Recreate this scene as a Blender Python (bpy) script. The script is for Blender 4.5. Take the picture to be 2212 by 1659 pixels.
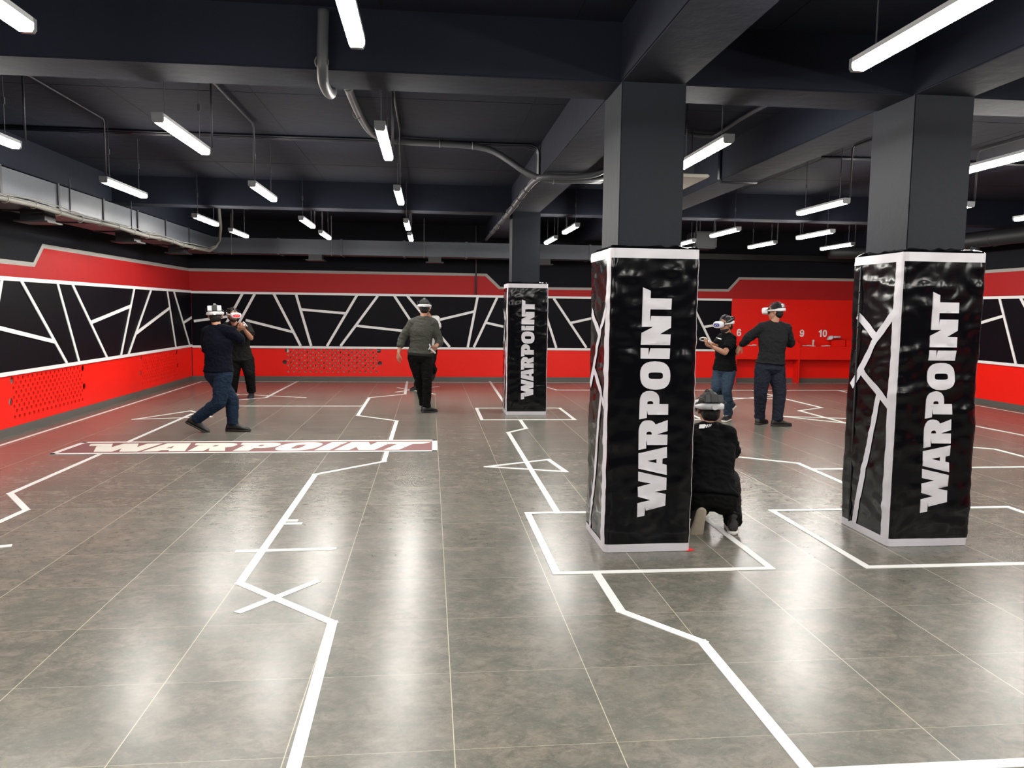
import bpy, bmesh, math, random
import numpy as np
from mathutils import Vector, Matrix, noise
from mathutils.geometry import delaunay_2d_cdt
C = bpy.context.scene.collection
for o in list(bpy.data.objects): bpy.data.objects.remove(o)
random.seed(7)

# ------------------------------------------------------------------ camera, world, exposure
FPX, PITCH, YAW, ROLL, CAMH = 1686.05, .09484, .10524, .01261, 1.585
cp, sp, cy, sy = math.cos(PITCH), math.sin(PITCH), math.cos(YAW), math.sin(YAW)
FWD = Vector((sy*cp, cy*cp, -sp)); RGT = Vector((cy, -sy, 0)); UPV = RGT.cross(FWD)
CR = math.cos(ROLL)*RGT + math.sin(ROLL)*UPV
CU = -math.sin(ROLL)*RGT + math.cos(ROLL)*UPV
ORG = Vector((0, 0, CAMH))
cam = bpy.data.cameras.new('camera'); camo = bpy.data.objects.new('camera', cam); C.objects.link(camo)
cam.sensor_fit = 'HORIZONTAL'; cam.sensor_width = 36.0; cam.lens = 36.0*FPX/2212
cam.clip_start = .05; cam.clip_end = 100
mw = Matrix((CR, CU, -FWD)).transposed().to_4x4(); mw.translation = ORG; camo.matrix_world = mw
bpy.context.scene.camera = camo
W = bpy.data.worlds.new('world'); bpy.context.scene.world = W; W.use_nodes = True
W.node_tree.nodes['Background'].inputs[0].default_value = (.5, .55, .6, 1)
W.node_tree.nodes['Background'].inputs[1].default_value = .01
vs = bpy.context.scene.view_settings
vs.view_transform = 'Standard'; vs.look = 'None'; vs.gamma = 1; vs.use_curve_mapping = False
vs.exposure = 0.0
LAMP_POWER = 135.0

def ray(u, v): return (CR*((u-1106)/FPX) - CU*((v-829.5)/FPX) + FWD)
def at(u, v, ax, val):
    d = ray(u, v); t = (val-ORG[ax])/d[ax]; return ORG + d*t
def atX(u, v, x): return at(u, v, 0, x)
def atY(u, v, y): return at(u, v, 1, y)
def atZ(u, v, z=0.0): return at(u, v, 2, z)

# ------------------------------------------------------------------ materials
def mat(name, col, rough=.5, metal=0, spec=.5, bump=0, bscale=30, var=0, vscale=5, coat=0, stretch=None, sheen=0):
    m = bpy.data.materials.new(name); m.use_nodes = True; nt = m.node_tree; b = nt.nodes['Principled BSDF']
    b.inputs['Base Color'].default_value = (*col, 1); b.inputs['Roughness'].default_value = rough
    b.inputs['Metallic'].default_value = metal; b.inputs['Specular IOR Level'].default_value = spec
    if coat: b.inputs['Coat Weight'].default_value = coat; b.inputs['Coat Roughness'].default_value = .1
    if sheen: b.inputs['Sheen Weight'].default_value = sheen
    tc = nt.nodes.new('ShaderNodeTexCoord'); src = tc.outputs['Object']
    if stretch:
        mp = nt.nodes.new('ShaderNodeMapping'); mp.inputs['Scale'].default_value = stretch
        nt.links.new(src, mp.inputs[0]); src = mp.outputs[0]
    n = nt.nodes.new('ShaderNodeTexNoise'); n.inputs['Scale'].default_value = vscale; n.inputs['Detail'].default_value = 5
    nt.links.new(src, n.inputs['Vector'])
    r = nt.nodes.new('ShaderNodeMix'); r.data_type = 'RGBA'
    v = max(var, .03)
    r.inputs[6].default_value = (*[c*(1-v) for c in col], 1); r.inputs[7].default_value = (*[min(1, c*(1+v)) for c in col], 1)
    nt.links.new(n.outputs['Fac'], r.inputs[0]); nt.links.new(r.outputs[2], b.inputs['Base Color'])
    if bump:
        n2 = nt.nodes.new('ShaderNodeTexNoise'); n2.inputs['Scale'].default_value = bscale; n2.inputs['Detail'].default_value = 4
        nt.links.new(src, n2.inputs['Vector'])
        bp = nt.nodes.new('ShaderNodeBump'); bp.inputs['Strength'].default_value = bump; bp.inputs['Distance'].default_value = .02
        nt.links.new(n2.outputs['Fac'], bp.inputs['Height']); nt.links.new(bp.outputs[0], b.inputs['Normal'])
    return m

M = {}
M['ceil'] = mat('dark_ceiling_paint', (.0066, .0088, .0175), .8, spec=.2, bump=.25, bscale=9, var=.10, vscale=2.5)
M['column'] = mat('slate_column_paint', (.0062, .0086, .0145), .6, spec=.25, bump=.12, bscale=14, var=.08)
M['wallup'] = mat('black_wall_paint', (.0045, .005, .008), .85, spec=.2, bump=.1)
M['redwall'] = mat('red_wall_paint', (.34, .007, .008), .6, spec=.3, bump=.15, bscale=6, var=.06)
M['redpanel'] = mat('red_panel_lacquer', (.76, .011, .005), .38, spec=.35, bump=.03, bscale=3, var=.04)
M['greystripe'] = mat('grey_white_stripe', (.30, .29, .275), .7)
M['skirt'] = mat('grey_skirting', (.085, .082, .075), .5, var=.12)
M['niche'] = mat('niche_plaster', (.35, .32, .29), .8)
M['radiator'] = mat('radiator_enamel', (.62, .58, .54), .4)
M['vinyl'] = mat('black_wall_vinyl', (.0026, .0023, .0045), .5, spec=.1, bump=.10, bscale=4, var=.2)
M['vinylw'] = mat('white_vinyl_line', (.72, .71, .72), .45)
M['wrap'] = mat('glossy_black_wrap', (.0018, .0018, .0028), .15, spec=.28, bump=.12, bscale=2.4, var=.2, stretch=(1, 1, 2.6))
M['wrapw'] = mat('white_wrap_print', (.50, .49, .53), .40, bump=.15, bscale=3.2, stretch=(1, 1, 2.6))
M['tape'] = mat('white_floor_tape', (.64, .64, .635), .40, spec=.35, var=.05, vscale=12)
M['decalred'] = mat('floor_decal_red', (.19, .080, .080), .55, spec=.3, var=.1, vscale=9)
M['decalw'] = mat('floor_decal_white', (.62, .60, .54), .55, spec=.3, var=.12, vscale=14)
M['duct'] = mat('galvanised_duct_paint', (.055, .062, .076), .42, metal=.3, var=.12, vscale=7, bump=.05)
M['ductdark'] = mat('dark_duct_paint', (.014, .015, .018), .5, metal=.1)
M['hose'] = mat('grey_corrugated_hose', (.045, .048, .055), .5)
M['hosepale'] = mat('pale_corrugated_hose', (.115, .112, .100), .55)
M['cable'] = mat('black_cable', (.004, .006, .012), .4)
M['conduit'] = mat('dark_conduit', (.012, .013, .018), .5)
M['white'] = mat('white_plastic', (.56, .56, .58), .3)
M['offwhite'] = mat('offwhite_panel', (.42, .41, .36), .5)
M['black'] = mat('black_plastic', (.006, .006, .007), .45)
M['dgrey'] = mat('dark_grey_plastic', (.022, .025, .028), .4)
M['redplastic'] = mat('red_plastic', (.70, .02, .025), .3)
M['purple'] = mat('purple_sticker', (.035, .03, .22), .35)
M['housing'] = mat('lamp_housing', (.38, .39, .40), .4)
M['cap'] = mat('lamp_end_cap', (.22, .23, .24), .3, metal=.4)
M['wire'] = mat('hanging_wire', (.02, .022, .03), .5)
M['skin'] = mat('skin', (.34, .165, .105), .5, var=.06, vscale=20)
M['hair'] = mat('black_hair', (.003, .0026, .0025), .6, spec=.3, bump=.4, bscale=90)
M['beard'] = mat('beard', (.009, .006, .0045), .8, bump=.5, bscale=150)
M['navyknit'] = mat('navy_knit', (.0022, .003, .0075), .95, spec=.1, bump=.35, bscale=55, var=.15)
M['jean'] = mat('dark_blue_denim', (.0045, .013, .030), .85, spec=.2, bump=.3, bscale=40, var=.2, vscale=9)
M['jean2'] = mat('washed_blue_denim', (.021, .038, .062), .85, spec=.2, bump=.3, bscale=40, var=.35, vscale=7)
M['blacktee'] = mat('black_cotton', (.0022, .0022, .0028), .9, spec=.12, bump=.3, bscale=30, var=.1)
M['greytee'] = mat('faded_black_cotton', (.0075, .0075, .007), .9, spec=.12, bump=.3, bscale=30, var=.1)
M['blackpants'] = mat('black_trouser_cloth', (.0028, .0028, .003), .85, spec=.12, bump=.35, bscale=26, var=.12)
M['heather'] = mat('grey_heather_knit', (.050, .051, .044), .95, spec=.15, bump=.35, bscale=60, var=.22, vscale=70)
M['charcoal'] = mat('charcoal_knit', (.0115, .0125, .0145), .95, spec=.12, bump=.35, bscale=60, var=.15, vscale=40)
M['slatejean'] = mat('slate_blue_trousers', (.011, .0135, .023), .85, spec=.15, bump=.35, bscale=30, var=.15)
M['whitetee'] = mat('white_cotton', (.42, .42, .42), .9, bump=.25, bscale=30)
M['cuff'] = mat('dark_rib_cuff', (.018, .019, .020), .95, spec=.1, bump=.4, bscale=90)
M['shoe'] = mat('black_shoe', (.004, .004, .004), .6, bump=.4, bscale=50)
M['shoesole'] = mat('dark_shoe_sole', (.010, .009, .008), .7)
M['solewhite'] = mat('white_shoe_sole', (.62, .60, .56), .55)
M['solegum'] = mat('beige_shoe_sole', (.36, .31, .24), .6, var=.15, vscale=30)
M['navyshoe'] = mat('navy_shoe', (.004, .004, .012), .7)
M['brownshoe'] = mat('dark_brown_shoe', (.010, .008, .006), .55)
M['print'] = mat('white_shirt_print', (.72, .72, .72), .7)
M['tie'] = mat('pale_cable_tie', (.17, .17, .145), .6)

m = bpy.data.materials.new('lamp_diffuser'); m.use_nodes = True
b = m.node_tree.nodes['Principled BSDF']; b.inputs['Base Color'].default_value = (.8, .8, .8, 1)
b.inputs['Emission Color'].default_value = (1.0, .965, .90, 1); b.inputs['Emission Strength'].default_value = LAMP_POWER
M['glow'] = m

# floor: large format stone-look tiles with pale joints
m = bpy.data.materials.new('stone_tile_floor'); m.use_nodes = True; nt = m.node_tree; b = nt.nodes['Principled BSDF']
N = nt.nodes.new; L = nt.links.new
def mth(op, a, bb=None, c=None):
    n = N('ShaderNodeMath'); n.operation = op
    for i, x in enumerate((a, bb, c)):
        if x is None: continue
        if isinstance(x, (int, float)): n.inputs[i].default_value = x
        else: L(x, n.inputs[i])
    return n.outputs[0]
def mixc(f, a, bb):
    n = N('ShaderNodeMix'); n.data_type = 'RGBA'
    if isinstance(f, (int, float)): n.inputs[0].default_value = f
    else: L(f, n.inputs[0])
    for i, x in ((6, a), (7, bb)):
        if isinstance(x, tuple): n.inputs[i].default_value = (*x, 1)
        else: L(x, n.inputs[i])
    return n.outputs[2]
def ramp(f, lo, hi):
    n = N('ShaderNodeMapRange'); n.inputs[1].default_value = lo; n.inputs[2].default_value = hi; L(f, n.inputs[0]); return n.outputs[0]
tc = N('ShaderNodeTexCoord'); sep = N('ShaderNodeSeparateXYZ'); L(tc.outputs['Object'], sep.inputs[0])
fx = mth('DIVIDE', mth('SUBTRACT', sep.outputs[0], .0913-60), .6); fy = mth('DIVIDE', mth('SUBTRACT', sep.outputs[1], 2.687-60), .6)
cxn = mth('FLOOR', fx); cyn = mth('FLOOR', fy)
gx = mth('SUBTRACT', .5, mth('ABSOLUTE', mth('SUBTRACT', mth('FRACT', fx), .5)))
gy = mth('SUBTRACT', .5, mth('ABSOLUTE', mth('SUBTRACT', mth('FRACT', fy), .5)))
lx = mth('LESS_THAN', gx, .0030); ly = mth('LESS_THAN', gy, .0022)
cmb = N('ShaderNodeCombineXYZ'); L(cxn, cmb.inputs[0]); L(cyn, cmb.inputs[1])
wn = N('ShaderNodeTexWhiteNoise'); wn.noise_dimensions = '2D'; L(cmb.outputs[0], wn.inputs['Vector'])
sc = N('ShaderNodeVectorMath'); sc.operation = 'SCALE'; L(wn.outputs['Color'], sc.inputs[0]); sc.inputs[3].default_value = 7
ad = N('ShaderNodeVectorMath'); ad.operation = 'ADD'; L(tc.outputs['Object'], ad.inputs[0]); L(sc.outputs[0], ad.inputs[1])
mp = N('ShaderNodeMapping'); mp.inputs['Scale'].default_value = (1, 1.35, 1); L(ad.outputs[0], mp.inputs[0])
def nz(scale, det, rough=.6, dist=0):
    n = N('ShaderNodeTexNoise'); n.inputs['Scale'].default_value = scale; n.inputs['Detail'].default_value = det
    n.inputs['Roughness'].default_value = rough; n.inputs['Distortion'].default_value = dist; L(mp.outputs[0], n.inputs['Vector']); return n.outputs['Fac']
n1 = nz(3.6, 7, .62, .5); n2 = nz(13, 10, .78, .7); n3 = nz(40, 8, .8, .6)
col = mixc(ramp(n1, .42, .58), (.108, .109, .092), (.165, .145, .121))
col = mixc(ramp(n2, .36, .58), (.074, .074, .064), col)
col = mixc(mth('MULTIPLY', ramp(n3, .52, .75), .7), col, (.23, .212, .175))
col = mixc(mth('MULTIPLY', wn.outputs['Value'], .14), col, (.24, .225, .195))
col = mixc(mth('MULTIPLY', lx, .75), col, (.52, .48, .36))
col = mixc(mth('MULTIPLY', ly, .60), col, (.42, .38, .28))
L(col, b.inputs['Base Color'])
L(mth('ADD', mth('MULTIPLY', n1, .01), .265), b.inputs['Roughness'])
b.inputs['Specular IOR Level'].default_value = .55
M['floor'] = m

# ------------------------------------------------------------------ mesh helpers
class MB:
    def __init__(s): s.v = []; s.f = []; s.m = []; s.cur = 0
    def add(s, vs, fs):
        o = len(s.v); s.v += [tuple(p) for p in vs]; s.f += [tuple(i+o for i in f) for f in fs]; s.m += [s.cur]*len(fs)
        return s
    def box(s, x0, x1, y0, y1, z0, z1, mtx=None):
        P = [Vector(p) for p in ((x0,y0,z0),(x1,y0,z0),(x1,y1,z0),(x0,y1,z0),(x0,y0,z1),(x1,y0,z1),(x1,y1,z1),(x0,y1,z1))]
        if mtx: P = [mtx @ p for p in P]
        return s.add(P, [(0,3,2,1),(4,5,6,7),(0,1,5,4),(1,2,6,5),(2,3,7,6),(3,0,4,7)])
    def rings(s, R, close=True, caps=True):
        n = len(R[0]); o = len(s.v); vs = [p for r in R for p in r]; fs = []
        for i in range(len(R)-1):
            for j in range(n):
                k = (j+1) % n
                if not close and j == n-1: continue
                fs.append((i*n+j, i*n+k, (i+1)*n+k, (i+1)*n+j))
        if caps: fs += [tuple(range(n-1, -1, -1)), tuple((len(R)-1)*n+j for j in range(n))]
        return s.add(vs, fs)
    def loft(s, secs, n=20):
        # secs: (centre, half-vector a, half-vector b, exponent)
        R = []
        for c, a, bb, e in secs:
            c = Vector(c); a = Vector(a); bb = Vector(bb); r = []
            for j in range(n):
                t = 2*math.pi*j/n; ct, st = math.cos(t), math.sin(t)
                r.append(c + a*math.copysign(abs(ct)**(2/e), ct) + bb*math.copysign(abs(st)**(2/e), st))
            R.append(r)
        return s.rings(R)
    def tube(s, pts, r, n=8, radii=None):
        pts = [Vector(p) for p in pts]; R = []; ref = None
        for i, p in enumerate(pts):
            d = (pts[min(i+1, len(pts)-1)] - pts[max(i-1, 0)]).normalized()
            if ref is None: ref = d.orthogonal().normalized()
            ref = (ref - d*ref.dot(d))
            ref = ref.normalized() if ref.length > 1e-4 else d.orthogonal().normalized()
            q = d.cross(ref); rr = radii[i] if radii else r
            R.append([p + (ref*math.cos(2*math.pi*j/n) + q*math.sin(2*math.pi*j/n))*rr for j in range(n)])
        return s.rings(R)
    def ball(s, c, r, ax=None, n=14, m_=9):
        c = Vector(c); rx = r if hasattr(r, '__len__') else (r, r, r)
        X, Y, Z = ax if ax else (Vector((1,0,0)), Vector((0,1,0)), Vector((0,0,1)))
        vs = [c + Z*rx[2]]; fs = []
        for i in range(1, m_):
            t = math.pi*i/m_
            for j in range(n):
                p = 2*math.pi*j/n
                vs.append(c + X*(rx[0]*math.sin(t)*math.cos(p)) + Y*(rx[1]*math.sin(t)*math.sin(p)) + Z*(rx[2]*math.cos(t)))
        vs.append(c - Z*rx[2])
        for j in range(n): fs.append((0, 1+j, 1+(j+1) % n))
        for i in range(m_-2):
            for j in range(n):
                a = 1+i*n+j; b2 = 1+i*n+(j+1) % n; fs.append((a, a+n, b2+n, b2))
        l = len(vs)-1; o = 1+(m_-2)*n
        for j in range(n): fs.append((l, o+(j+1) % n, o+j))
        return s.add(vs, fs)
    def caps(s, a, bb, ra, rb, n=14):
        a = Vector(a); bb = Vector(bb); s.ball(a, ra, n=n); s.ball(bb, rb, n=n)
        if (bb-a).length > 1e-4: s.tube([a, bb], ra, n, radii=[ra, rb])
        return s
    def chain(s, pts, radii, n=14):
        for i in range(len(pts)-1): s.caps(pts[i], pts[i+1], radii[i], radii[i+1], n)
        return s
    def torus(s, c, X, Y, R, r, n=28, m_=8, rx=None):
        c = Vector(c); Z = X.cross(Y); RR = []
        for i in range(n+1):
            t = 2*math.pi*i/n; d = X*math.cos(t) + Y*math.sin(t)
            p = c + X*(R*math.cos(t)) + Y*((rx or R)*math.sin(t))
            RR.append([p + d*(r*math.cos(2*math.pi*j/m_)) + Z*(r*math.sin(2*math.pi*j/m_)) for j in range(m_)])
        return s.rings(RR, caps=False)
    def mesh(s, name, mats):
        me = bpy.data.meshes.new(name); me.from_pydata(s.v, [], s.f)
        for mm in (mats if isinstance(mats, (list, tuple)) else [mats]): me.materials.append(mm)
        if any(s.m):
            for p, i in zip(me.polygons, s.m): p.material_index = i
        me.update(); return me
    def build(s, name, mats, parent=None, smooth=False, bevel=0, fixn=True):
        me = s.mesh(name, mats)
        if fixn or bevel:
            bm = bmesh.new(); bm.from_mesh(me)
            if bevel:
                bmesh.ops.remove_doubles(bm, verts=bm.verts, dist=1e-6)
                bmesh.ops.bevel(bm, geom=list(bm.edges), offset=bevel, segments=2, affect='EDGES', clamp_overlap=True)
            bmesh.ops.recalc_face_normals(bm, faces=bm.faces); bm.to_mesh(me); bm.free()
        o = bpy.data.objects.new(name, me); C.objects.link(o)
        if parent is not None: attach(o, parent)
        if smooth: me.polygons.foreach_set('use_smooth', [True]*len(me.polygons))
        return o
def attach(o, p):
    o.parent = p; o.matrix_parent_inverse = p_world(p).inverted()
def p_world(p):
    m_ = p.matrix_basis.copy()
    if p.parent: m_ = p_world(p.parent) @ p.matrix_parent_inverse @ m_
    return m_
def tag(o, label=None, cat=None, group=None, kind=None):
    if label: o['label'] = label
    if cat: o['category'] = cat
    if group: o['group'] = group
    if kind: o['kind'] = kind
    return o
def thing(name, loc, label=None, cat=None, group=None):
    o = bpy.data.objects.new(name, None); C.objects.link(o); o.location = loc; o.empty_display_size = .1
    return tag(o, label, cat, group)
def copy_tree(o, off, parent=None):
    c = o.copy(); C.objects.link(c)
    if parent is not None: c.parent = parent; c.matrix_parent_inverse = o.matrix_parent_inverse.copy()
    else: c.location = Vector(o.location) + Vector(off)
    for ch in [x for x in C.objects if x.parent == o]: copy_tree(ch, off, c)
    return c
def struct(mb, name, mats, **k): return tag(mb.build(name, mats, **k), kind='structure')
def solidify2d(outer, holes, mapf, depth, curve_name='t', mb=None, grid=None, disp=None):
    """filled flat outline with holes -> front face at depth 0 and back face at `depth` along local w; mapf(s,t,w)->Vector"""
    verts = []; edges = []
    for loop in [outer]+list(holes):
        o = len(verts); verts += [Vector(p) for p in loop]; n = len(loop)
        edges += [(o+i, o+(i+1) % n) for i in range(n)]
    if grid:
        xs = [p[0] for p in outer]; ys = [p[1] for p in outer]
        x = min(xs)+grid*.53
        while x < max(xs):
            y = min(ys)+grid*.47
            while y < max(ys): verts.append(Vector((x, y))); y += grid
            x += grid
    r = delaunay_2d_cdt(verts, edges, [], 1, 1e-6)
    vo = r[0]; fo = r[2]
    if holes:
        hb = [(min(p[0] for p in h), max(p[0] for p in h), min(p[1] for p in h), max(p[1] for p in h), h) for h in holes]; keep = []
        for f in fo:
            cx = sum(vo[i][0] for i in f)/len(f); cyy = sum(vo[i][1] for i in f)/len(f); ins = False
            for x0, x1, y0, y1, h in hb:
                if x0 < cx < x1 and y0 < cyy < y1:
                    c_ = False
                    for i in range(len(h)):
                        (ax_, ay_), (bx_, by_) = h[i], h[i-1]
                        if (ay_ > cyy) != (by_ > cyy) and cx < (bx_-ax_)*(cyy-ay_)/(by_-ay_)+ax_: c_ = not c_
                    if c_: ins = True; break
            if not ins: keep.append(f)
        fo = keep
    # boundary edges for the rim
    cnt = {}
    for f in fo:
        for i in range(len(f)):
            e = (f[i], f[(i+1) % len(f)]); k = tuple(sorted(e)); cnt.setdefault(k, []).append(e)
    n = len(vo); vs = [mapf(p[0], p[1], 0) for p in vo] + [mapf(p[0], p[1], depth) for p in vo]
    fs = [tuple(f) for f in fo] + [tuple(i+n for i in reversed(f)) for f in fo]
    for k, e in cnt.items():
        if len(e) == 1: a, bb = e[0]; fs.append((bb, a, a+n, bb+n))
    mb = mb or MB(); mb.add(vs, fs); return mb
def strip2d(a, bb, w, ext=0.0):
    a = Vector(a); bb = Vector(bb); d = (bb-a).normalized(); q = Vector((-d[1], d[0]))*w/2
    a = a-d*ext; bb = bb+d*ext
    return [a-q, bb-q, bb+q, a+q]

# ------------------------------------------------------------------ room shell
XL, XR, YB, YF, ZC = -5.05, 9.95, 17.2, -4.0, 3.4
mb = MB(); mb.box(XL-.3, XR+.3, YF-.3, YB+.4, -.15, 0); struct(mb, 'floor', M['floor'])
mb = MB(); mb.box(XL-.3, XR+.3, YF-.3, YB+.4, ZC, ZC+.2)
mb.cur = 1
for x in (-3.9, -2.7, -1.5, -.3, .9, 2.2, 4.6, 5.8, 7.0, 8.2): mb.box(x-.004, x+.004, YF, YB, ZC-.002, ZC+.01)
for y in (1.2, 7.05, 10.4, 14.4): mb.box(XL, XR, y-.005, y+.005, ZC-.002, ZC+.01)
struct(mb, 'ceiling', [M['ceil'], M['wallup']])

def pattern_wall(name, U, Lo, s0, s1, zb, mp, back):
    mb = MB()
    def face(pts, mi): mb.cur = mi; mb.add([mp(*p, 0) for p in pts], [tuple(range(len(pts)))])
    for i in range(len(U)-1):       # split per path segment so every face stays convex
        a, b2, c, d = U[i], U[i+1], Lo[i+1], Lo[i]
        face([a, b2, (b2[0], ZC), (a[0], ZC)], 0)
        face([d, c, b2, a], 2)
        face([(d[0], zb), (c[0], zb), c, d], 1)
    mb.cur = 0
    mb.add([mp(s0, zb, .13), mp(s1, zb, .13), mp(s1, ZC, .13), mp(s0, ZC, .13), mp(s0, zb, 0), mp(s1, zb, 0)], [(0, 1, 2, 3), (0, 4, 5, 1)])
    mb.cur = 3
    mb.add([mp(s0, -.05, .14), mp(s1, -.05, .14), mp(s1, ZC, .14), mp(s0, ZC, .14), mp(s0, -.05, .3), mp(s1, -.05, .3), mp(s1, ZC, .3), mp(s0, ZC, .3)],
           [(0, 1, 2, 3), (7, 6, 5, 4), (0, 4, 5, 1), (3, 2, 6, 7)])
    me = mb.mesh(name, [M['wallup'], M['redwall'], M['greystripe'], M['niche']])
    o = bpy.data.objects.new(name, me); C.objects.link(o); tag(o, kind='structure'); return o
pattern_wall('wall_back', [(XL, 2.37), (1.23, 2.366), (1.53, 2.085), (6.705, 2.11), (6.955, 2.385), (XR, 2.395)],
             [(XL, 2.31), (1.20, 2.308), (1.50, 2.03), (6.73, 2.055), (6.98, 2.33), (XR, 2.335)], XL, XR, 1.85, lambda s, z, w: Vector((s, YB+w, z)), 1)
pattern_wall('wall_left', [(YF, 2.11), (10.67, 2.11), (10.93, 2.366), (YB, 2.37)],
             [(YF, 2.055), (10.70, 2.055), (10.96, 2.312), (YB, 2.31)], YF, YB, 1.85, lambda s, z, w: Vector((XL-w, s, z)), 1)
pattern_wall('wall_right', [(YF, 2.416), (YB, 2.40)], [(YF, 2.362), (YB, 2.345)], YF, YB, 1.85, lambda s, z, w: Vector((XR+w, s, z)), 1)
pattern_wall('wall_front', [(XL, 2.11), (XR, 2.11)], [(XL, 2.055), (XR, 2.055)], XL, XR, 1.85, lambda s, z, w: Vector((s, YF-w, z)), 1)
[o for o in C.objects if o.name == 'wall_front'][0].data.materials[1] = M['wallup']

def circ(cx, cy, r, n=10): return [(cx+r*math.cos(2*math.pi*i/n), cy+r*math.sin(2*math.pi*i/n)) for i in range(n)]
def screen_holes(s0, z0=.202, flip=False):
    H = []; sp = .1172; rz = .0586
    for r in range(9):
        z = z0 + (0 if r == 0 else .075 + (r-1)*.0565)
        nn = 17 if r % 2 == 0 else 16
        for k in range(nn): H.append(circ(s0 + sp*k + (sp/2 if r % 2 else 0), z, .0235, 8))
    for ds, z in ((-.075, .40), (-.02, .686), (1.875+.075, .388), (1.875+.05, .684)):
        if z < .69: H.append(circ(s0+ds, min(z, .655), .047, 12) if z > .6 else circ(s0+ds, z, .047, 12))
    # drop small holes that touch the big ones
    big = H[-4:]; bc = [(sum(p[0] for p in b)/len(b), sum(p[1] for p in b)/len(b)) for b in big]
    out = [h for h in H[:-4] if all(math.hypot(h[0][0]-.02-c[0], h[0][1]-c[1]) > .078 for c in bc)]
    return out + big
def lower_panel(name, s0, s1, holes, mp):
    mb = MB(); cuts = sorted(holes); edges = [s0]
    # split into plain rectangles and screened rectangles
    segs = []; x = s0
    for a in cuts:
        lo, hi = a-.16, a+1.875+.16
        if lo > x: segs.append((x, lo, None))
        segs.append((lo, hi, a)); x = hi
    if x < s1: segs.append((x, s1, None))
    for a, b2, h in segs:
        solidify2d([(a, 0), (b2, 0), (b2, 1.895), (a, 1.895)], screen_holes(h) if h is not None else [], mp, .015, mb=mb)
    return struct(mb, name, M['redpanel'])
lower_panel('trim_1', XL+.01, XR, [-3.035], lambda s, z, w: Vector((s, YB-.01+w, z)))
lower_panel('trim_2', YF, YB-.01, [4.9, 10.03, 14.31], lambda s, z, w: Vector((XL+.01-w, s, z)))
lower_panel('trim_3', YF, YB-.01, [], lambda s, z, w: Vector((XR-.01+w, s, z)))
lower_panel('trim_4', XL, XR, [], lambda s, z, w: Vector((s, YF+.01-w, z)))
[o for o in C.objects if o.name == 'trim_4'][0].data.materials[0] = M['wallup']
mb = MB(); mb.box(-4.56, -4.552, YB-.0115, YB-.009, .1, .72); mb.box(XL+.015, XL+.03, YB-.013, YB-.009, .1, 1.9); struct(mb, 'trim_5', M['ductdark'])
for nm, b_ in (('baseboard_back', (XL, XR, YB-.025, YB-.009, 0, .095)), ('baseboard_left', (XL+.009, XL+.025, YF, YB, 0, .095)),
               ('baseboard_right', (XR-.025, XR-.009, YF, YB, 0, .088)), ('baseboard_front', (XL, XR, YF+.009, YF+.025, 0, .095))):
    struct(MB().box(*b_), nm, M['skirt'])

# radiators behind the perforated screens
def radiator(lab, mp, s0):
    t = thing('radiator', mp(s0+.9, .12, .05), lab, 'radiator')
    mb = MB()
    for k in range(22):
        x = s0-.04+k*.088
        P = [mp(x, .14, .035), mp(x+.07, .14, .035), mp(x+.07, .14, .1), mp(x, .14, .1)]
        Q = [mp(x, .70, .035), mp(x+.07, .70, .035), mp(x+.07, .70, .1), mp(x, .70, .1)]
        mb.rings([P, Q])
    mb.build('section_block', M['radiator'], t)
    mb = MB(); mb.tube([mp(s0-.12, .66, .07), mp(s0+2.0, .66, .07)], .017); mb.tube([mp(s0-.12, .19, .07), mp(s0+2.0, .19, .07)], .017)
    mb.build('pipe', M['radiator'], t, smooth=True)
radiator('pale radiator behind the perforated screen of the back wall', lambda s, z, w: Vector((s, YB+w, z)), -3.03)
radiator('radiator behind the nearer perforated screen of the left wall', lambda s, z, w: Vector((XL-w, s, z)), 10.03)
radiator('radiator behind the perforated screen by the far left corner', lambda s, z, w: Vector((XL-w, s, z)), 14.31)

# beams and columns
ZB = 3.03
def beam(x0, x1, y0, y1, z0=ZB):
    mb = MB(); mb.box(x0, x1, y0, y1, z0, ZC+.02)
    o = struct(mb, 'ceiling_beam', M['ceil'], bevel=.008); return o
CROSS = [(5.02, 5.44), (11.74, 12.12), (-1.7, -1.3)]
for a, b2 in CROSS: beam(XL, XR, a, b2, ZB if a < 8 else 3.02)
for x0, x1 in ((1.20, 1.62), (3.17, 3.59)): beam(x0, x1, YF, YB+.02, ZB+.002)
beam(XL, -4.47, YF, YB+.02, ZB+.004); beam(9.4, XR, YF, YB+.02, ZB+.004)
COLS = [(1.205, 1.625, 5.0, 5.49), (3.18, 3.60, 5.0, 5.50), (1.215, 1.635, 11.72, 12.15)]
for c in COLS: struct(MB().box(*c, 0, ZB+.01), 'column', M['column'], bevel=.006)

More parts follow.
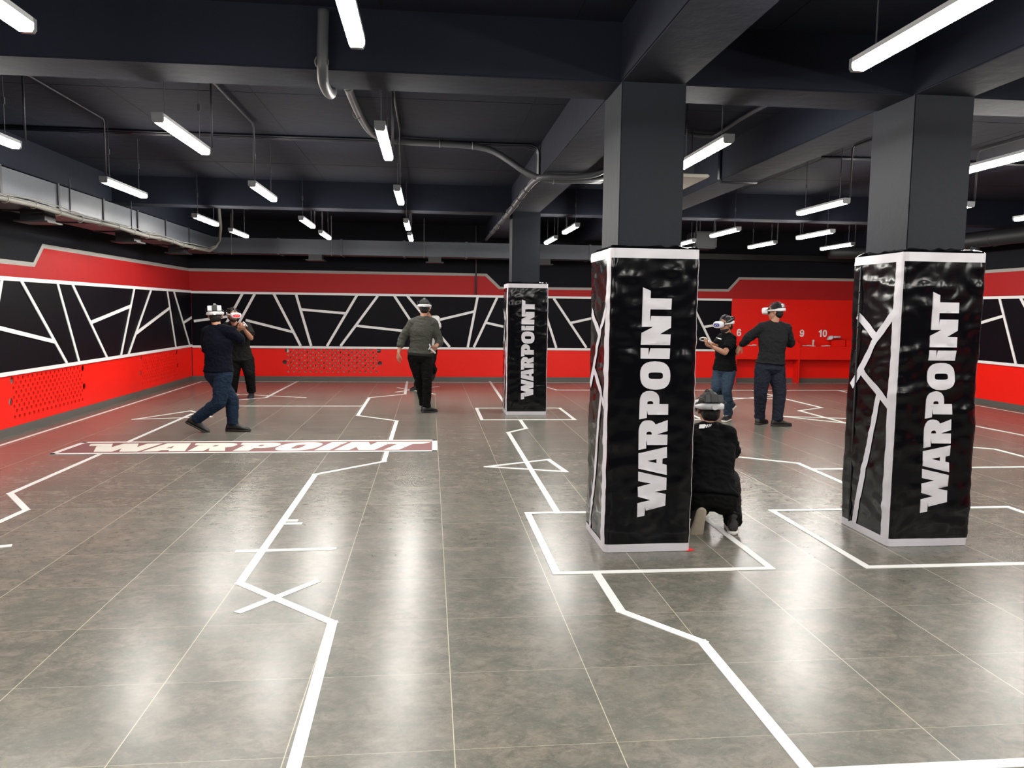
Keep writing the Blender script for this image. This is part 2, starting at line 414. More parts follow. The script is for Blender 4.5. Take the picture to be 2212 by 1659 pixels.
# ------------------------------------------------------------------ vinyl bands on the walls
def band(lab, s0, s1, mp, lines, z0=.715, z1=1.90):
    t = thing('wall_banner', mp(s0, z0, 0), lab, 'banner')
    mb = MB(); nx = max(2, int((s1-s0)/.12)); nz_ = 8; R = []
    for j in range(nz_+1):
        z = z0+(z1-z0)*j/nz_; row = []
        for i in range(nx+1):
            s = s0+(s1-s0)*i/nx; d = .018+.007*noise.noise(Vector((s*1.7, z*1.3, s0)))
            row.append(mp(s, z, d))
        R.append(row)
    vs = [p for r in R for p in r]; fs = [(j*(nx+1)+i, j*(nx+1)+i+1, (j+1)*(nx+1)+i+1, (j+1)*(nx+1)+i) for j in range(nz_) for i in range(nx)]
    mb.add(vs, fs)
    nv = len(vs); mb.add([mp(s0+(s1-s0)*i/nx, z0+(z1-z0)*j/nz_, .002) for j in range(nz_+1) for i in range(nx+1)], [tuple(reversed(f)) for f in fs])
    mb.build('sheet', M['vinyl'], t, smooth=True, fixn=False)
    mb = MB(); kk = [0]
    def seg(a, b2, w, ext=0):
        kk[0] += 1; q = strip2d(a, b2, w, ext)
        q = [Vector((min(max(p[0], s0), s1), min(max(p[1], z0), z1))) for p in q]
        mb.add([mp(p[0], p[1], .0285+.0003*kk[0]) for p in q]+[mp(p[0], p[1], .02) for p in q], [(0, 1, 2, 3), (0, 4, 5, 1), (1, 5, 6, 2), (2, 6, 7, 3), (3, 7, 4, 0)])
    seg((s0, z0+.024), (s1, z0+.024), .05); seg((s0, z1-.024), (s1, z1-.024), .05)
    for a, b2 in lines: seg(a, b2, .052, .02)
    mb.build('white_line_pattern', M['vinylw'], t, fixn=False)
    return t
def pxl(K, pr):  # pixel pairs -> (s,z) on a wall
    return [((lambda A, B: ((A[K[0]], A.z), (B[K[0]], B.z)))(at(a, b2, K[1], K[2]), at(c, d, K[1], K[2]))) for a, b2, c, d in pr]
LL = pxl((1, 0, XL+.03), [(3.6, 602, -30, 800), (44.6, 605.8, 142.8, 783), (123.5, 612.6, 169.6, 780), (156, 615.5, 230, 771.8), (196.6, 696.3, 282, 661), (289.4, 624, 261, 766),
    (-30, 702, 117, 738), (325, 628, 277, 765), (294.5, 719, 366, 665), (361, 630.5, 379.4, 750), (375.5, 631.4, 409, 744.5), (396.6, 696.5, 419.6, 685.7)])
LB = pxl((0, 1, YB-.03), [(421, 693.4, 497, 683), (523, 635.6, 464, 745), (549.4, 636.8, 490, 745), (533, 692, 632.3, 717), (592.5, 636.8, 648.6, 745.3), (640, 637.4, 671.7, 745.3),
    (651.3, 668.5, 747, 677), (770.6, 638.6, 707.4, 746), (815, 640.5, 736.8, 746), (770.6, 703.7, 901, 718), (852.8, 640.6, 915, 735), (881, 640.6, 970.3, 748), (950.5, 690.5, 1024.4, 672.8),
    (1031.2, 643.7, 1010.8, 748), (1073, 644.7, 1024.4, 748), (1048, 696.7, 1100, 708.4), (1168, 645, 1201, 749.5), (1197, 646, 1265.5, 749.5), (1235.4, 697, 1330, 676),
    (1360, 647, 1330, 750), (1400, 647, 1372, 750), (1490, 645, 1540, 750), (1523, 705.7, 1545, 702.5)])
LR = pxl((1, 0, XR-.03), [(2160, 646, 2194.8, 785.5), (2110, 700, 2165, 683.6), (2205.7, 644.4, 2235, 700)])
LL += [((6.0, 1.88), (5.4, .75)), ((7.4, .74), (8.1, 1.88)), ((4.0, 1.88), (4.6, .74)), ((2.6, 1.88), (2.0, .74)), ((1.0, .74), (1.4, 1.88))]
LR += [((10.6, .74), (11.1, 1.88)), ((9.0, 1.88), (9.5, .74)), ((7.2, .74), (7.7, 1.88)), ((13.9, 1.88), (13.3, .74)), ((15.2, .74), (15.7, 1.88)), ((16.2, 1.88), (16.7, .74))]
band('black vinyl band with white angular lines along the left wall', YF, YB-.03, lambda s, z, w: Vector((XL+.01+w, s, z)), LL, .72, 1.905)
band('black vinyl band with white angular lines along the far back wall', XL+.04, 6.80, lambda s, z, w: Vector((s, YB-.01-w, z)), LB, .70, 1.895)
band('black vinyl band with white angular lines on the right wall', YF, YB-.03, lambda s, z, w: Vector((XR-.01-w, s, z)), LR, .73, 1.93)

# ------------------------------------------------------------------ tape figures on the floor
tapek = [0]
def tape(pts, lab, w=.05, world=False, close=False):
    P = [Vector((p[0], p[1])) if world else (lambda q: Vector((q.x, q.y)))(atZ(*p)) for p in pts]
    if close: P.append(P[0].copy())
    mb = MB()
    for i in range(len(P)-1):
        tapek[0] += 1; z1 = .0010+.00005*tapek[0]; q = strip2d(P[i], P[i+1], w, w*.45 if 0 < i < len(P)-2 or close else w*.3)
        mb.add([(p[0], p[1], 0.0002) for p in q]+[(p[0], p[1], z1) for p in q], [(3, 2, 1, 0), (4, 5, 6, 7), (0, 1, 5, 4), (1, 2, 6, 5), (2, 3, 7, 6), (3, 0, 4, 7)])
    return tag(mb.build('floor_tape', M['tape'], fixn=False), lab, 'floor tape', None)
tape([(-4.80, -2), (-4.775, 16.95), (9.65, 16.95), (9.65, -2)], 'white tape border running round the floor close to the walls', world=True)
tape([(643, 823.6), (574.6, 859), (505, 864.5)], 'white tape zigzag from the back border to the man with red visor')
tape([(500, 857), (517, 851.5), (660, 859)], 'thin white tape angle behind the man in black tee and cargo trousers')
tape([(470, 877), (783, 877.3)], 'straight crosswise white tape behind the man in blue jeans, ending at the middle zigzag')
tape([(415, 894), (22, 1066), (57, 1101), (-80, 1163)], 'white tape zigzag down the left side passing under the red floor sign')
tape([(288.5, 906), (412, 887.5), (456, 900.5)], 'white tape triangle near the rear foot of the striding man', close=True)
tape([(879.5, 824), (875, 851.5), (798, 859), (772.6, 897.6), (857, 909), (829, 997), (681, 1025), (518, 1260), (718, 1345), (634, 1659), (610, 1740)], 'long white tape zigzag down the middle of the floor to the camera')
tape([(610, 1125), (639, 1124.7)], 'upper of two short white tape ticks on the middle zigzag')
tape([(608, 1131.5), (648, 1131)], 'lower of two short white tape ticks on the middle zigzag')
tape([(514, 1191), (722, 1185.5)], 'single crosswise white tape strip over the middle zigzag')
tape([(517, 1322), (684, 1256)], 'slanting white tape strip crossing the zigzag in the left foreground')
tape([(859, 837.4), (939, 851.5)], 'far tape strip falling to the right under the legs of the man in grey sweater')
tape([(856, 847), (947, 834.7)], 'far tape strip rising to the right under the legs of the man in grey sweater')
tape([(1058, 824), (1103, 890)], 'slanting white tape from the back border to the farthest wrapped column')
bx = lambda x0, x1, y0, y1: [(x0, y0), (x1, y0), (x1, y1), (x0, y1)]
a = atZ(1041, 907); b2 = atZ(1242, 907); c = atZ(1027.5, 881.8)
tape(bx(a.x, b2.x, a.y, c.y), 'white tape rectangle round the foot of the farthest wrapped column', world=True, close=True)
tape([(1124, 907.7), (1136.5, 925.6), (1098, 934.3), (1205, 1109)], 'white tape zigzag between the far column box and the nearest column box')
tape([(1051, 1008.3), (1184.5, 993), (1222, 1019)], 'white tape triangle left of the nearest wrapped column', close=True)
a = atZ(1202, 1238.5); b2 = atZ(1668, 1230); c = atZ(1138, 1109.5)
tape(bx(a.x, b2.x, a.y, c.y+.01), 'white tape rectangle round the foot of the nearest wrapped column', world=True, close=True)
tape([(1290, 1241), (1342, 1321), (1517, 1387), (1742, 1659), (1790, 1718)], 'white tape zigzag from the nearest column box to the bottom right')
tape([(1730, 1671), (2087, 1654), (2300, 1644)], 'white tape line across the bottom right corner of the photo')
a = atZ(1874, 1225.5); c = atZ(1659, 1103.3)
tape(bx(a.x, a.x+2.05, a.y, c.y), 'white tape rectangle round the foot of the right wrapped column', world=True, close=True)
tape([(1560, 984), (1612, 989), (1724, 1001), (1900, 1078)], 'white tape bent line between the crouching player and the right column')
tape([(1758.5, 1013.7), (2260, 1008.5)], 'straight crosswise tape behind the right wrapped column')
tape([(2060, 963), (2149, 970.5), (2240, 994)], 'bent tape line right of the right column at mid depth')
tape([(2060, 911), (2118, 922.6), (2260, 950)], 'slanting tape line right of the right column nearer the wall')
tape([(1179, 836), (1202, 842.6), (1880, 843.4)], 'long crosswise tape in front of the red booth')
tape([(1625, 843), (1673, 855.4), (1581, 863)], 'bent tape behind the legs of the man in charcoal sweater')
tape([(1581, 859.4), (1698, 862.3), (1775, 880.8), (1727, 887.6), (1827, 914), (1880, 927)], 'tape zigzag right of the man in charcoal sweater')
tape([(1880, 920), (1688, 899.5), (1880, 906)], 'narrow tape wedge pointing at the feet of the man in charcoal sweater')
tape([(1808, 843), (1880, 858)], 'short slanting tape end left of the right column near the booth')
tape([(1440, 906.6), (1520, 906.6)], 'short crosswise tape behind the crouching player')
tape([(1480, 890), (1512, 904)], 'short slanting tape behind the crouching player')
tape([(-40, 1186), (20, 1179.5)], 'short tape end at the left edge of the photo')

# ------------------------------------------------------------------ glyphs
GL = [["W", [[0.3051, 0.1915], [0.2616, -0.0001], [0.1836, 0.001], [0.1688, 0.0769], [0.1535, 0.0019], [0.0748, 0.0022], [0.0433, 0.1325], [0.0767, 0.1398], [0.0092, 0.1398], [0.0, 0.1895], [0.0939, 0.1908], [0.1147, 0.1034], [0.1394, 0.1903], [0.202, 0.1911], [0.2248, 0.1034], [0.2419, 0.1893]], None], ["A", [[0.4257, 0.193], [0.4673, 0.0027], [0.3968, 0.0011], [0.3895, 0.0305], [0.3549, 0.0306], [0.3476, 0.0019], [0.2811, -0.0006], [0.3259, 0.1922]], [[0.3747, 0.1337], [0.3864, 0.0698], [0.3596, 0.0702]]], ["R", [[0.4482, 0.1937], [0.4588, 0.1432], [0.5151, 0.1425], [0.4802, 0.1353], [0.4794, 0.0011], [0.5475, 0.0023], [0.5483, 0.0679], [0.5508, 0.068], [0.572, 0.0025], [0.6442, 0.0026], [0.6145, 0.0816], [0.6295, 0.0931], [0.6398, 0.1091], [0.6424, 0.1288], [0.6412, 0.1535], [0.6323, 0.1714], [0.613, 0.1863], [0.5899, 0.1934], [0.572, 0.1948]], [[0.5481, 0.1424], [0.5479, 0.1058], [0.5587, 0.1067], [0.5665, 0.113], [0.5686, 0.1261], [0.5653, 0.1378], [0.5589, 0.1422]]], ["P", [[0.649, 0.1941], [0.6586, 0.1437], [0.7155, 0.1436], [0.6797, 0.1366], [0.6787, 0.0013], [0.7483, 0.0026], [0.7483, 0.0622], [0.7795, 0.062], [0.8051, 0.0695], [0.8242, 0.0871], [0.8336, 0.1083], [0.8359, 0.1278], [0.8331, 0.1524], [0.8216, 0.1754], [0.8024, 0.1877], [0.7769, 0.1933]], [[0.7483, 0.1429], [0.7483, 0.1021], [0.7603, 0.1035], [0.768, 0.1111], [0.7693, 0.1242], [0.7675, 0.1371], [0.7616, 0.1434]]], ["O", [[0.9363, -0.0043], [0.9039, -0.0029], [0.8824, 0.0041], [0.8659, 0.0165], [0.854, 0.034], [0.8467, 0.0572], [0.8443, 0.0925], [0.8466, 0.128], [0.8538, 0.1516], [0.8656, 0.1699], [0.882, 0.1833], [0.9033, 0.1919], [0.9356, 0.1956], [0.9678, 0.1941], [0.9891, 0.187], [1.0055, 0.1747], [1.0174, 0.1573], [1.0247, 0.1343], [1.0273, 0.0992], [1.0251, 0.0638], [1.0181, 0.0402], [1.0063, 0.0218], [0.99, 0.0082], [0.9687, -0.0005]], [[0.9349, 0.0448], [0.9218, 0.0462], [0.9171, 0.0518], [0.9145, 0.0625], [0.9136, 0.0922], [0.9143, 0.1219], [0.9168, 0.1327], [0.9215, 0.1386], [0.9345, 0.1409], [0.9475, 0.1395], [0.9522, 0.1339], [0.9548, 0.1234], [0.9558, 0.0937], [0.9551, 0.064], [0.9526, 0.0532], [0.9479, 0.0472]]], ["i", [[1.1126, 0.1958], [1.1117, 0.1436], [1.0624, 0.1434], [1.111, 0.1317], [1.1115, 0.0024], [1.043, 0.0042], [1.0439, 0.1952]], None], ["NT", [[1.5011, 0.1931], [1.4802, 0.1411], [1.4329, 0.1406], [1.4324, 0.0004], [1.3617, 0.0008], [1.3617, 0.1407], [1.2791, 0.1405], [1.3188, 0.1322], [1.3188, 0.001], [1.2454, -0.0003], [1.2031, 0.0743], [1.2018, 0.0012], [1.1331, 0.0029], [1.1334, 0.1952], [1.2096, 0.1948], [1.25, 0.1168], [1.2492, 0.1936]], None]]
def glyphs(place, t, material, depth, grid=None, lift=None):
    """place(s,t,w) -> world point"""
    for nme, out, hole in GL:
        mb = solidify2d(out, [hole] if hole else [], place, depth, grid=grid)
        o = mb.build('letter', material, t, smooth=bool(grid))
        if grid: o.data.set_sharp_from_angle(angle=.7)
# floor sign
t = thing('floor_sign', (-1.95, 9.0, 0), 'wide red floor sign reading WARPOiNT in white slanted letters', 'floor sign')
mb = MB(); mb.add([(-4.0, 8.60, .0045), (.08, 8.64, .0045), (.085, 9.395, .0045), (-3.975, 9.36, .0045), (-4.0, 8.60, .0002), (.08, 8.64, .0002), (.085, 9.395, .0002), (-3.975, 9.36, .0002)], [(0, 1, 2, 3), (0, 4, 5, 1), (1, 5, 6, 2), (2, 6, 7, 3), (3, 7, 4, 0)]); mb.build('red_sheet', M['decalred'], t, fixn=False)
mb = MB(); q = [Vector(p) for p in ((-3.975, 8.625), (.055, 8.66), (.06, 9.37), (-3.955, 9.335))]
for i in range(4):
    s_ = strip2d(q[i], q[(i+1) % 4], .06, .028); mb.add([(p[0], p[1], .0055) for p in s_]+[(p[0], p[1], .003) for p in s_], [(0, 1, 2, 3), (0, 4, 5, 1), (1, 5, 6, 2), (2, 6, 7, 3), (3, 7, 4, 0)])
mb.build('white_border', M['tape'], t, fixn=False)
# italic: baseline y 8.71 from x -3.73 to -0.13 ; tops y 9.24 shifted left
def fs_place(s, tt, w):
    k = tt/.195
    return Vector((-3.78 + s*(3.60/1.50) + s*.05*k - k*.0 + .0*s + (-.06+.13*s)*k, 8.715 + .015*s + k*.525, .0058-w*1.0))
glyphs(fs_place, t, M['decalw'], .002)

# ------------------------------------------------------------------ column wraps
def wdisp(p, seed, amp):
    n1 = noise.noise(Vector((p.x*3+seed, p.y*3, p.z*2.2)))
    n2 = noise.noise(Vector((p.x*6+seed, p.y*6+3, p.z*13)))
    n3 = noise.noise(Vector((p.x*9+p.z*5+seed, p.y*9, p.z*10-p.x*7)))
    env = min(1, (p.z)/.12, (2.05-p.z)/.12)
    return (.010*n1 + .007*max(0, n2)**1.0*1.3 + .006*abs(n3))*amp*max(0, env)
def wrap(x0, x1, y0, y1, h, seed, amp, lab):
    t = thing('column_wrap', ((x0+x1)/2, (y0+y1)/2, 0), lab, 'padded column cover', 'padded covers on the columns')
    r = .028; per = []
    def line(a, b2, n, nn): 
        for i in range(n): k = i/n; per.append((a[0]+(b2[0]-a[0])*k, a[1]+(b2[1]-a[1])*k, nn[0], nn[1]))
    def arc(cx, cy, a0):
        for i in range(4): a = a0+math.pi/2*i/4; per.append((cx+r*math.cos(a), cy+r*math.sin(a), math.cos(a), math.sin(a)))
    nX, nY = 28, 28
    line((x0+r, y0), (x1-r, y0), nX, (0, -1)); arc(x1-r, y0+r, -math.pi/2); line((x1, y0+r), (x1, y1-r), nY, (1, 0)); arc(x1-r, y1-r, 0)
    line((x1-r, y1), (x0+r, y1), nX, (0, 1)); arc(x0+r, y1-r, math.pi/2); line((x0, y1-r), (x0, y0+r), nY, (-1, 0)); arc(x0+r, y0+r, math.pi)
    mb = MB(); R = []; nz_ = 92
    for j in range(nz_+1):
        z = h*j/nz_; row = []
        for x, y, a, b2 in per:
            p = Vector((x, y, z)); d = wdisp(p, seed, amp); row.append(p+Vector((a, b2, 0))*d)
        R.append(row)
    # crumpled top turning in towards the column
    for k, (ins, up) in enumerate(((.012, .016), (.05, .022), (.085, .008), (.10, -.03))):
        row = []
        for x, y, a, b2 in per:
            p = Vector((x, y, h)); c_ = Vector(((x0+x1)/2, (y0+y1)/2, h)); dd = (c_-p); dd.z = 0; f = ins/dd.length*1.0
            q = p + dd*min(f*1.2, .9); q.z = h+up+.022*noise.noise(Vector((x*14+seed, y*14, k*.7)))*(1 if k else .5); row.append(q)
        R.append(row)
    mb.rings(R); mb.build('cover', M['wrap'], t, smooth=True)
    def front(s, z, w): p = Vector((s, y0, z)); return p + Vector((0, -1, 0))*(wdisp(p, seed, amp)+.0048-w)
    def left(s, z, w): p = Vector((x0, min(max(s, y0+r), y1-r), z)); return p + Vector((-1, 0, 0))*(wdisp(p, seed, amp)+.0045-w)
    def right(s, z, w): p = Vector((x1, min(max(s, y0+r), y1-r), z)); return p + Vector((1, 0, 0))*(wdisp(p, seed, amp)+.0045-w)
    mb = MB()
    def grid_strip(fn, a0, a1, z0, z1):
        na = max(2, int((a1-a0)/.03)); nz2 = max(2, int((z1-z0)/.0215)); o = len(mb.v)
        vs = [fn(a0+(a1-a0)*i/na, z0+(z1-z0)*j/nz2, 0) for j in range(nz2+1) for i in range(na+1)]
        mb.add(vs, [(j*(na+1)+i, j*(na+1)+i+1, (j+1)*(na+1)+i+1, (j+1)*(na+1)+i) for j in range(nz2) for i in range(na)])
    NP = len(per)
    def per_strip(idx, z0, z1):
        nz2 = max(2, int((z1-z0)/.0215)); o = []
        for j in range(nz2+1):
            z = z0+(z1-z0)*j/nz2
            for i in idx:
                x, y, a, b2 = per[i % NP]; p = Vector((x, y, z)); o.append(p+Vector((a, b2, 0))*(wdisp(p, seed, amp)+.003))
        n = len(idx); mb.add(o, [(j*n+i, j*n+i+1, (j+1)*n+i+1, (j+1)*n+i) for j in range(nz2) for i in range(n-1)])
    per_strip(list(range(NP+1)), h-.062, h-.001); per_strip(list(range(NP+1)), .002, .056)
    per_strip([NP-7, NP-6, NP-5, NP-4, NP-3, NP-2], .05, h-.055); per_strip([nX+2, nX+3, nX+4, nX+5, nX+6, nX+7], .05, h-.055)
    mb.build('white_edge_trim', M['wrapw'], t, smooth=True, fixn=False)
    mb = MB()
    def zz(fn, pts, w):
        for i in range(len(pts)-1):
            A = Vector(pts[i]); B = Vector(pts[i+1]); n = max(2, int((B-A).length/.03)); d = (B-A).normalized(); q = Vector((-d[1], d[0]))*w/2
            A = A-d*w*.3; B = B+d*w*.3; o = []
            for k in range(n+1):
                p = A+(B-A)*k/n; o += [fn(p[0]-q[0], p[1]-q[1], -.0004*i), fn(p[0]+q[0], p[1]+q[1], -.0004*i)]
            mb.add(o, [(2*k, 2*k+2, 2*k+3, 2*k+1) for k in range(n)])
    dy = y0-4.92
    for fn in (left, right):
        mb = MB(); zz(fn, [(5.43+dy, 1.57), (5.175+dy, 1.42)], .06)
        zz(fn, [(4.985+dy, 1.60), (5.175+dy, 1.42), (5.45+dy, 1.07)], .06)
        zz(fn, [(5.33+dy, 1.165), (4.985+dy, .965)], .06)
        zz(fn, [(5.12+dy, 1.03), (5.345+dy, .05)], .055)
        mb.build('white_line_pattern', M['wrapw'], t, smooth=True, fixn=False)
    xb = x0+.405
    def pl_(s, tt, w): return front(xb-tt, .237+s, w)
    glyphs(pl_, t, M['wrapw'], .004, grid=.02)
    return t
wrap(1.142, 1.722, 4.92, 5.52, 1.985, 1.3, 1.15, 'nearest black column cover, WARPOiNT printed upwards, player crouching at its right')
wrap(3.12, 3.702, 4.92, 5.54, 2.0, 8.1, 1.25, 'right-hand black column cover with WARPOiNT print and zipped crumpled side')
wrap(1.15, 1.755, 11.64, 12.25, 1.975, 4.4, 1.0, 'farthest black column cover with WARPOiNT print, near the back wall')
# zip on the right-hand cover
z_ = [x for x in C.objects if x.name.startswith('column_wrap')][1]
mb = MB(); mb.tube([(3.108, 5.40, .05), (3.104, 5.405, .8), (3.102, 5.41, 1.4), (3.104, 5.415, 1.93)], .006, 6)
for k in range(9): mb.ball((3.098, 5.41, 1.15+.085*k), .007, n=6, m_=4)
mb.build('zip', M['dgrey'], z_, smooth=True)
mb = MB(); mb.add([(1.70, 4.905, .004), (1.765, 4.93, .004), (1.74, 4.97, .004), (1.70, 4.95, .012)], [(0, 1, 2, 3)]); mb.add([(1.70, 4.905, .001), (1.765, 4.93, .001), (1.74, 4.97, .001), (1.70, 4.95, .001)], [(3, 2, 1, 0)])
tag(mb.build('tape_scrap', M['redplastic']), 'small pink-red tape scrap at the foot of the nearest column cover', 'tape')

# ------------------------------------------------------------------ red booth with shelf
t = thing('booth_counter', (8.2, 17.0, 0), 'red built-in counter with upright dividers along the back wall', 'counter')
MB().box(6.84, 9.94, 16.93, 17.19, .823, .838).build('shelf', M['redpanel'], t)
MB().box(6.86, 9.94, 16.915, 16.93, .54, .84).build('fascia', M['redpanel'], t)
for x in (6.845, 8.33, 9.80):
    mb = MB(); P = [(16.90, 0), (17.19, 0), (17.19, 1.0), (17.12, 1.0), (17.02, .93), (16.90, .88)]
    mb.rings([[Vector((x+d, p[0], p[1])) for p in P] for d in (-.013, .013)]); mb.build('divider', M['redpanel'], t)
MB().box(6.80, 9.94, 17.183, 17.189, .84, 1.285).build('backboard', M['redpanel'], t)
def number(txt, x, z, lab):
    t = thing('wall_number', (x, 17.18, z), lab, 'number', 'seat numbers above the red counter')
    def ell(cx, cy_, a, b_, n=26, e=2.3): return [(cx+a*math.copysign(abs(math.cos(i*2*math.pi/n))**(2/e), math.cos(i*2*math.pi/n)), cy_+b_*math.copysign(abs(math.sin(i*2*math.pi/n))**(2/e), math.sin(i*2*math.pi/n))) for i in range(n)]
    def nine():   # outline of a bold 9, height .165
        o = [(.052*math.cos(a), .108+.057*math.sin(a)) for a in [math.radians(q) for q in range(0, 200, 12)]] + [(-.050, .095), (-.038, .066), (-.012, .054), (.008, .058), (.022, .068), (.018, .045), (.004, .034), (-.018, .036), (-.020, .046), (-.052, .042), (-.044, .016), (-.020, .001), (.012, 0), (.038, .016), (.052, .055)]
        return o, [(-.0+.020*math.cos(a), .112+.026*math.sin(a)) for a in [math.radians(q) for q in range(0, 360, 30)]]
    for i, ch in enumerate(txt):
        ox = x+(i-(len(txt)-1)/2)*.105
        if ch == '0': o, h = ell(0, .0825, .052, .0825), ell(0, .0825, .019, .052, 16)
        elif ch == '1': o, h = [(-.008, 0), (.030, 0), (.030, .165), (-.001, .165), (-.018, .142), (-.045, .132), (-.045, .100), (-.008, .112)], None
        else: o, h = nine()
        if ch == '6': o, h = [(-p[0], .165-p[1]) for p in o], [(-p[0], .165-p[1]) for p in h]
        solidify2d(o, [h] if h else [], lambda s_, tt, w: Vector((ox+s_, 17.1765+w, z+tt)), .005).build('digit', M['vinylw'], t, fixn=False)
number('6', 7.0, 1.05, 'white number 6 on the red wall'); number('9', 8.50, 1.05, 'white number 9 on the red wall'); number('10', 9.0, 1.05, 'white number 10 on the red wall')
# red boxes, headsets and stand on the counter
for x0, x1, lab in ((9.17, 9.44, 'red box on the counter under the white headset'), (9.47, 9.74, 'red box on the counter beside the right column')):
    tag(MB().box(x0, x1, 16.95, 17.10, .840, .985).build('storage_box', M['redpanel'], bevel=.006), lab, 'box')

# ------------------------------------------------------------------ ducts, cables, hoses
t = thing('air_duct', (-4.46, 8, 2.63), 'long square metal air duct along the left wall with a pale hose below', 'duct')
MB().box(-4.76, -4.17, YF, 16.52, 2.63, 2.92).build('duct_body', M['duct'], t)
for y in [atX(u, 470, -4.16).y for u in (5, 129, 225, 298, 358, 408)] + [3.2, .6, -2]:
    MB().box(-4.775, -4.155, y-.02, y+.02, 2.615, 2.935).build('flange', M['ductdark'], t)
for y in [atX(u, 470, -4.16).y for u in (154, 285)]: MB().box(-4.168, -4.160, y-.006, y+.006, 2.60, 3.03).build('hanger', M['conduit'], t)
t = thing('air_duct', (-.4, 16.25, 2.63), 'square metal air duct across the back wall above the red band', 'duct')
MB().box(-4.165, 3.9, 16.0, 16.5, 2.63, 2.925).build('duct_body', M['duct'], t)
for u in (464, 601, 737, 873, 1008, 1275): x = atY(u, 540, 15.99).x; MB().box(x-.02, x+.02, 15.985, 16.515, 2.615, 2.94).build('flange', M['duct'], t)
for u in (500, 716, 916): x = atY(u, 540, 15.97).x; MB().box(x-.006, x+.006, 15.975, 15.987, 2.60, 3.39).build('hanger', M['hosepale'], t)
def diffuser(x, y, z, lab, w=.36):
    t = thing('air_diffuser', (x, y, z), lab, 'air diffuser', 'square air diffusers under the ducts')
    MB().box(x-w*.36, x+w*.36, y-w*.36, y+w*.36, z, 2.629).build('neck', M['ductdark'], t)
    MB().box(x-w/2, x+w/2, y-w/2, y+w/2, z-.012, z+.006).build('plate', M['ductdark'], t)
for y, l in ((6.7, 'air diffuser under the left duct, nearest the camera'), (9.45, 'air diffuser under the left duct above the step in the grey stripe'), (12.1, 'air diffuser under the middle of the left duct'), (14.4, 'air diffuser under the left duct by the far corner')):
    diffuser(-4.40, y, 2.50, l)
for x, l in ((-2.27, 'air diffuser under the back duct, left one'), (.09, 'air diffuser under the back duct above the man in grey sweater'), (2.32, 'air diffuser under the back duct right of the far column')): diffuser(x, 16.1, 2.52, l)
# pale hose below the left duct
t = thing('cable_hose', (-4.13, 8, 2.6), 'pale corrugated hose with cables slung along the left duct', 'hose')
P = [(-4.12, YF+.1+k*.55, 2.60+.012*math.sin(k*1.7)) for k in range(34) if YF+.1+k*.55 < 15.0] + [(-4.10, 15.2, 2.60), (-4.05, 15.45, 2.68), (-3.95, 15.4, 2.82), (-3.85, 15.1, 3.02), (-3.8, 14.8, 3.36)]
MB().tube(P, .028, 8).build('hose', M['hosepale'], t, smooth=True)
for q in range(2):
    MB().tube([(p[0]+.02, p[1], p[2]+.03+.02*q+.014*math.sin(k*1.3+q*2)) for k, p in enumerate(P)], .008, 6).build('cable', M['hosepale'], t, smooth=True)
mb = MB()
for k, p in enumerate(P[:-5]): mb.torus(p, Vector((1, 0, 0)), Vector((0, 0, 1)), .040, .004, 12, 5)
mb.build('tie', M['tie'], t)
# slab cables
t = thing('cable_bundle', (-1.5, 8.73, 3.36), 'dark cable bundle clipped across the ceiling from the left beam to the near pillar beam', 'cable')
for k in range(5):
    y = 8.68+.028*k; z = 3.385-.012*(k % 2)
    MB().tube([(-4.46, y-.03, z), (-2.1, y+.02, z), (1.10-.02*k, y, z), (1.165, y, z-.03), (1.185, y, 3.3), (1.185, y-.01, 3.04), (1.20, y-.02, 3.012), (1.9, y, 3.012)], .011, 6).build('cable', M['cable'], t, smooth=True)
t = thing('cable_hose', (-.65, 5.2, 2.96), 'grey corrugated hose looping under the near cross beam and along the ceiling', 'hose')
P = [(-.64, 4.965, 3.36), (-.65, 4.965, 3.10), (-.65, 4.97, 3.02), (-.66, 5.05, 2.965), (-.655, 5.25, 2.955), (-.65, 5.42, 2.985), (-.66, 5.50, 3.10), (-.67, 5.54, 3.30), (-.67, 5.75, 3.36), (-.67, 6.9, 3.36), (-.64, 8.0, 3.36), (-.56, 8.45, 3.355), (-.3, 8.60, 3.35),
     (.1, 8.62, 3.35), (.45, 8.62, 3.34), (.66, 8.60, 3.30), (.85, 8.52, 3.17), (1.02, 8.46, 3.04), (1.18, 8.40, 2.975), (1.45, 8.38, 2.96), (1.75, 8.40, 2.98), (1.95, 8.5, 3.05)]
def smooth_path(P, it=2):
    P = [Vector(p) for p in P]
    for _ in range(it):
        Q = [P[0]]
        for i in range(len(P)-1): Q += [P[i]*.75+P[i+1]*.25, P[i]*.25+P[i+1]*.75]
        Q.append(P[-1]); P = Q
    return P
MB().tube(smooth_path(P), .034, 10).build('hose', M['hose'], t, smooth=True)
mb = MB()
for p in ((-.66, 6.6, 3.36), (-.67, 7.5, 3.36), (-.655, 4.97, 3.06), (.1, 8.62, 3.35), (.45, 8.62, 3.34), (1.3, 8.39, 2.965)): mb.torus(p, Vector((0, 0, 1)), Vector((1, 0, 0)) if p[1] < 8 else Vector((0, 1, 0)), .040, .005, 14, 5)
mb.build('clamp', M['hosepale'], t)
t = thing('cable_hose', (1.13, 12, 3.0), 'dark hose and cables tied along the lower edge of the beam over the columns', 'hose')
MB().tube(smooth_path([(1.95, 8.15, 3.2), (1.8, 8.25, 3.02), (1.5, 8.3, 2.985), (1.2, 8.3, 2.985), (1.12, 8.45, 2.98), (1.12, 9.5, 2.985), (1.13, 11.5, 2.96), (1.12, 12.4, 2.98), (1.13, 16.3, 3.0)]), .032, 9).build('hose', M['hose'], t, smooth=True)
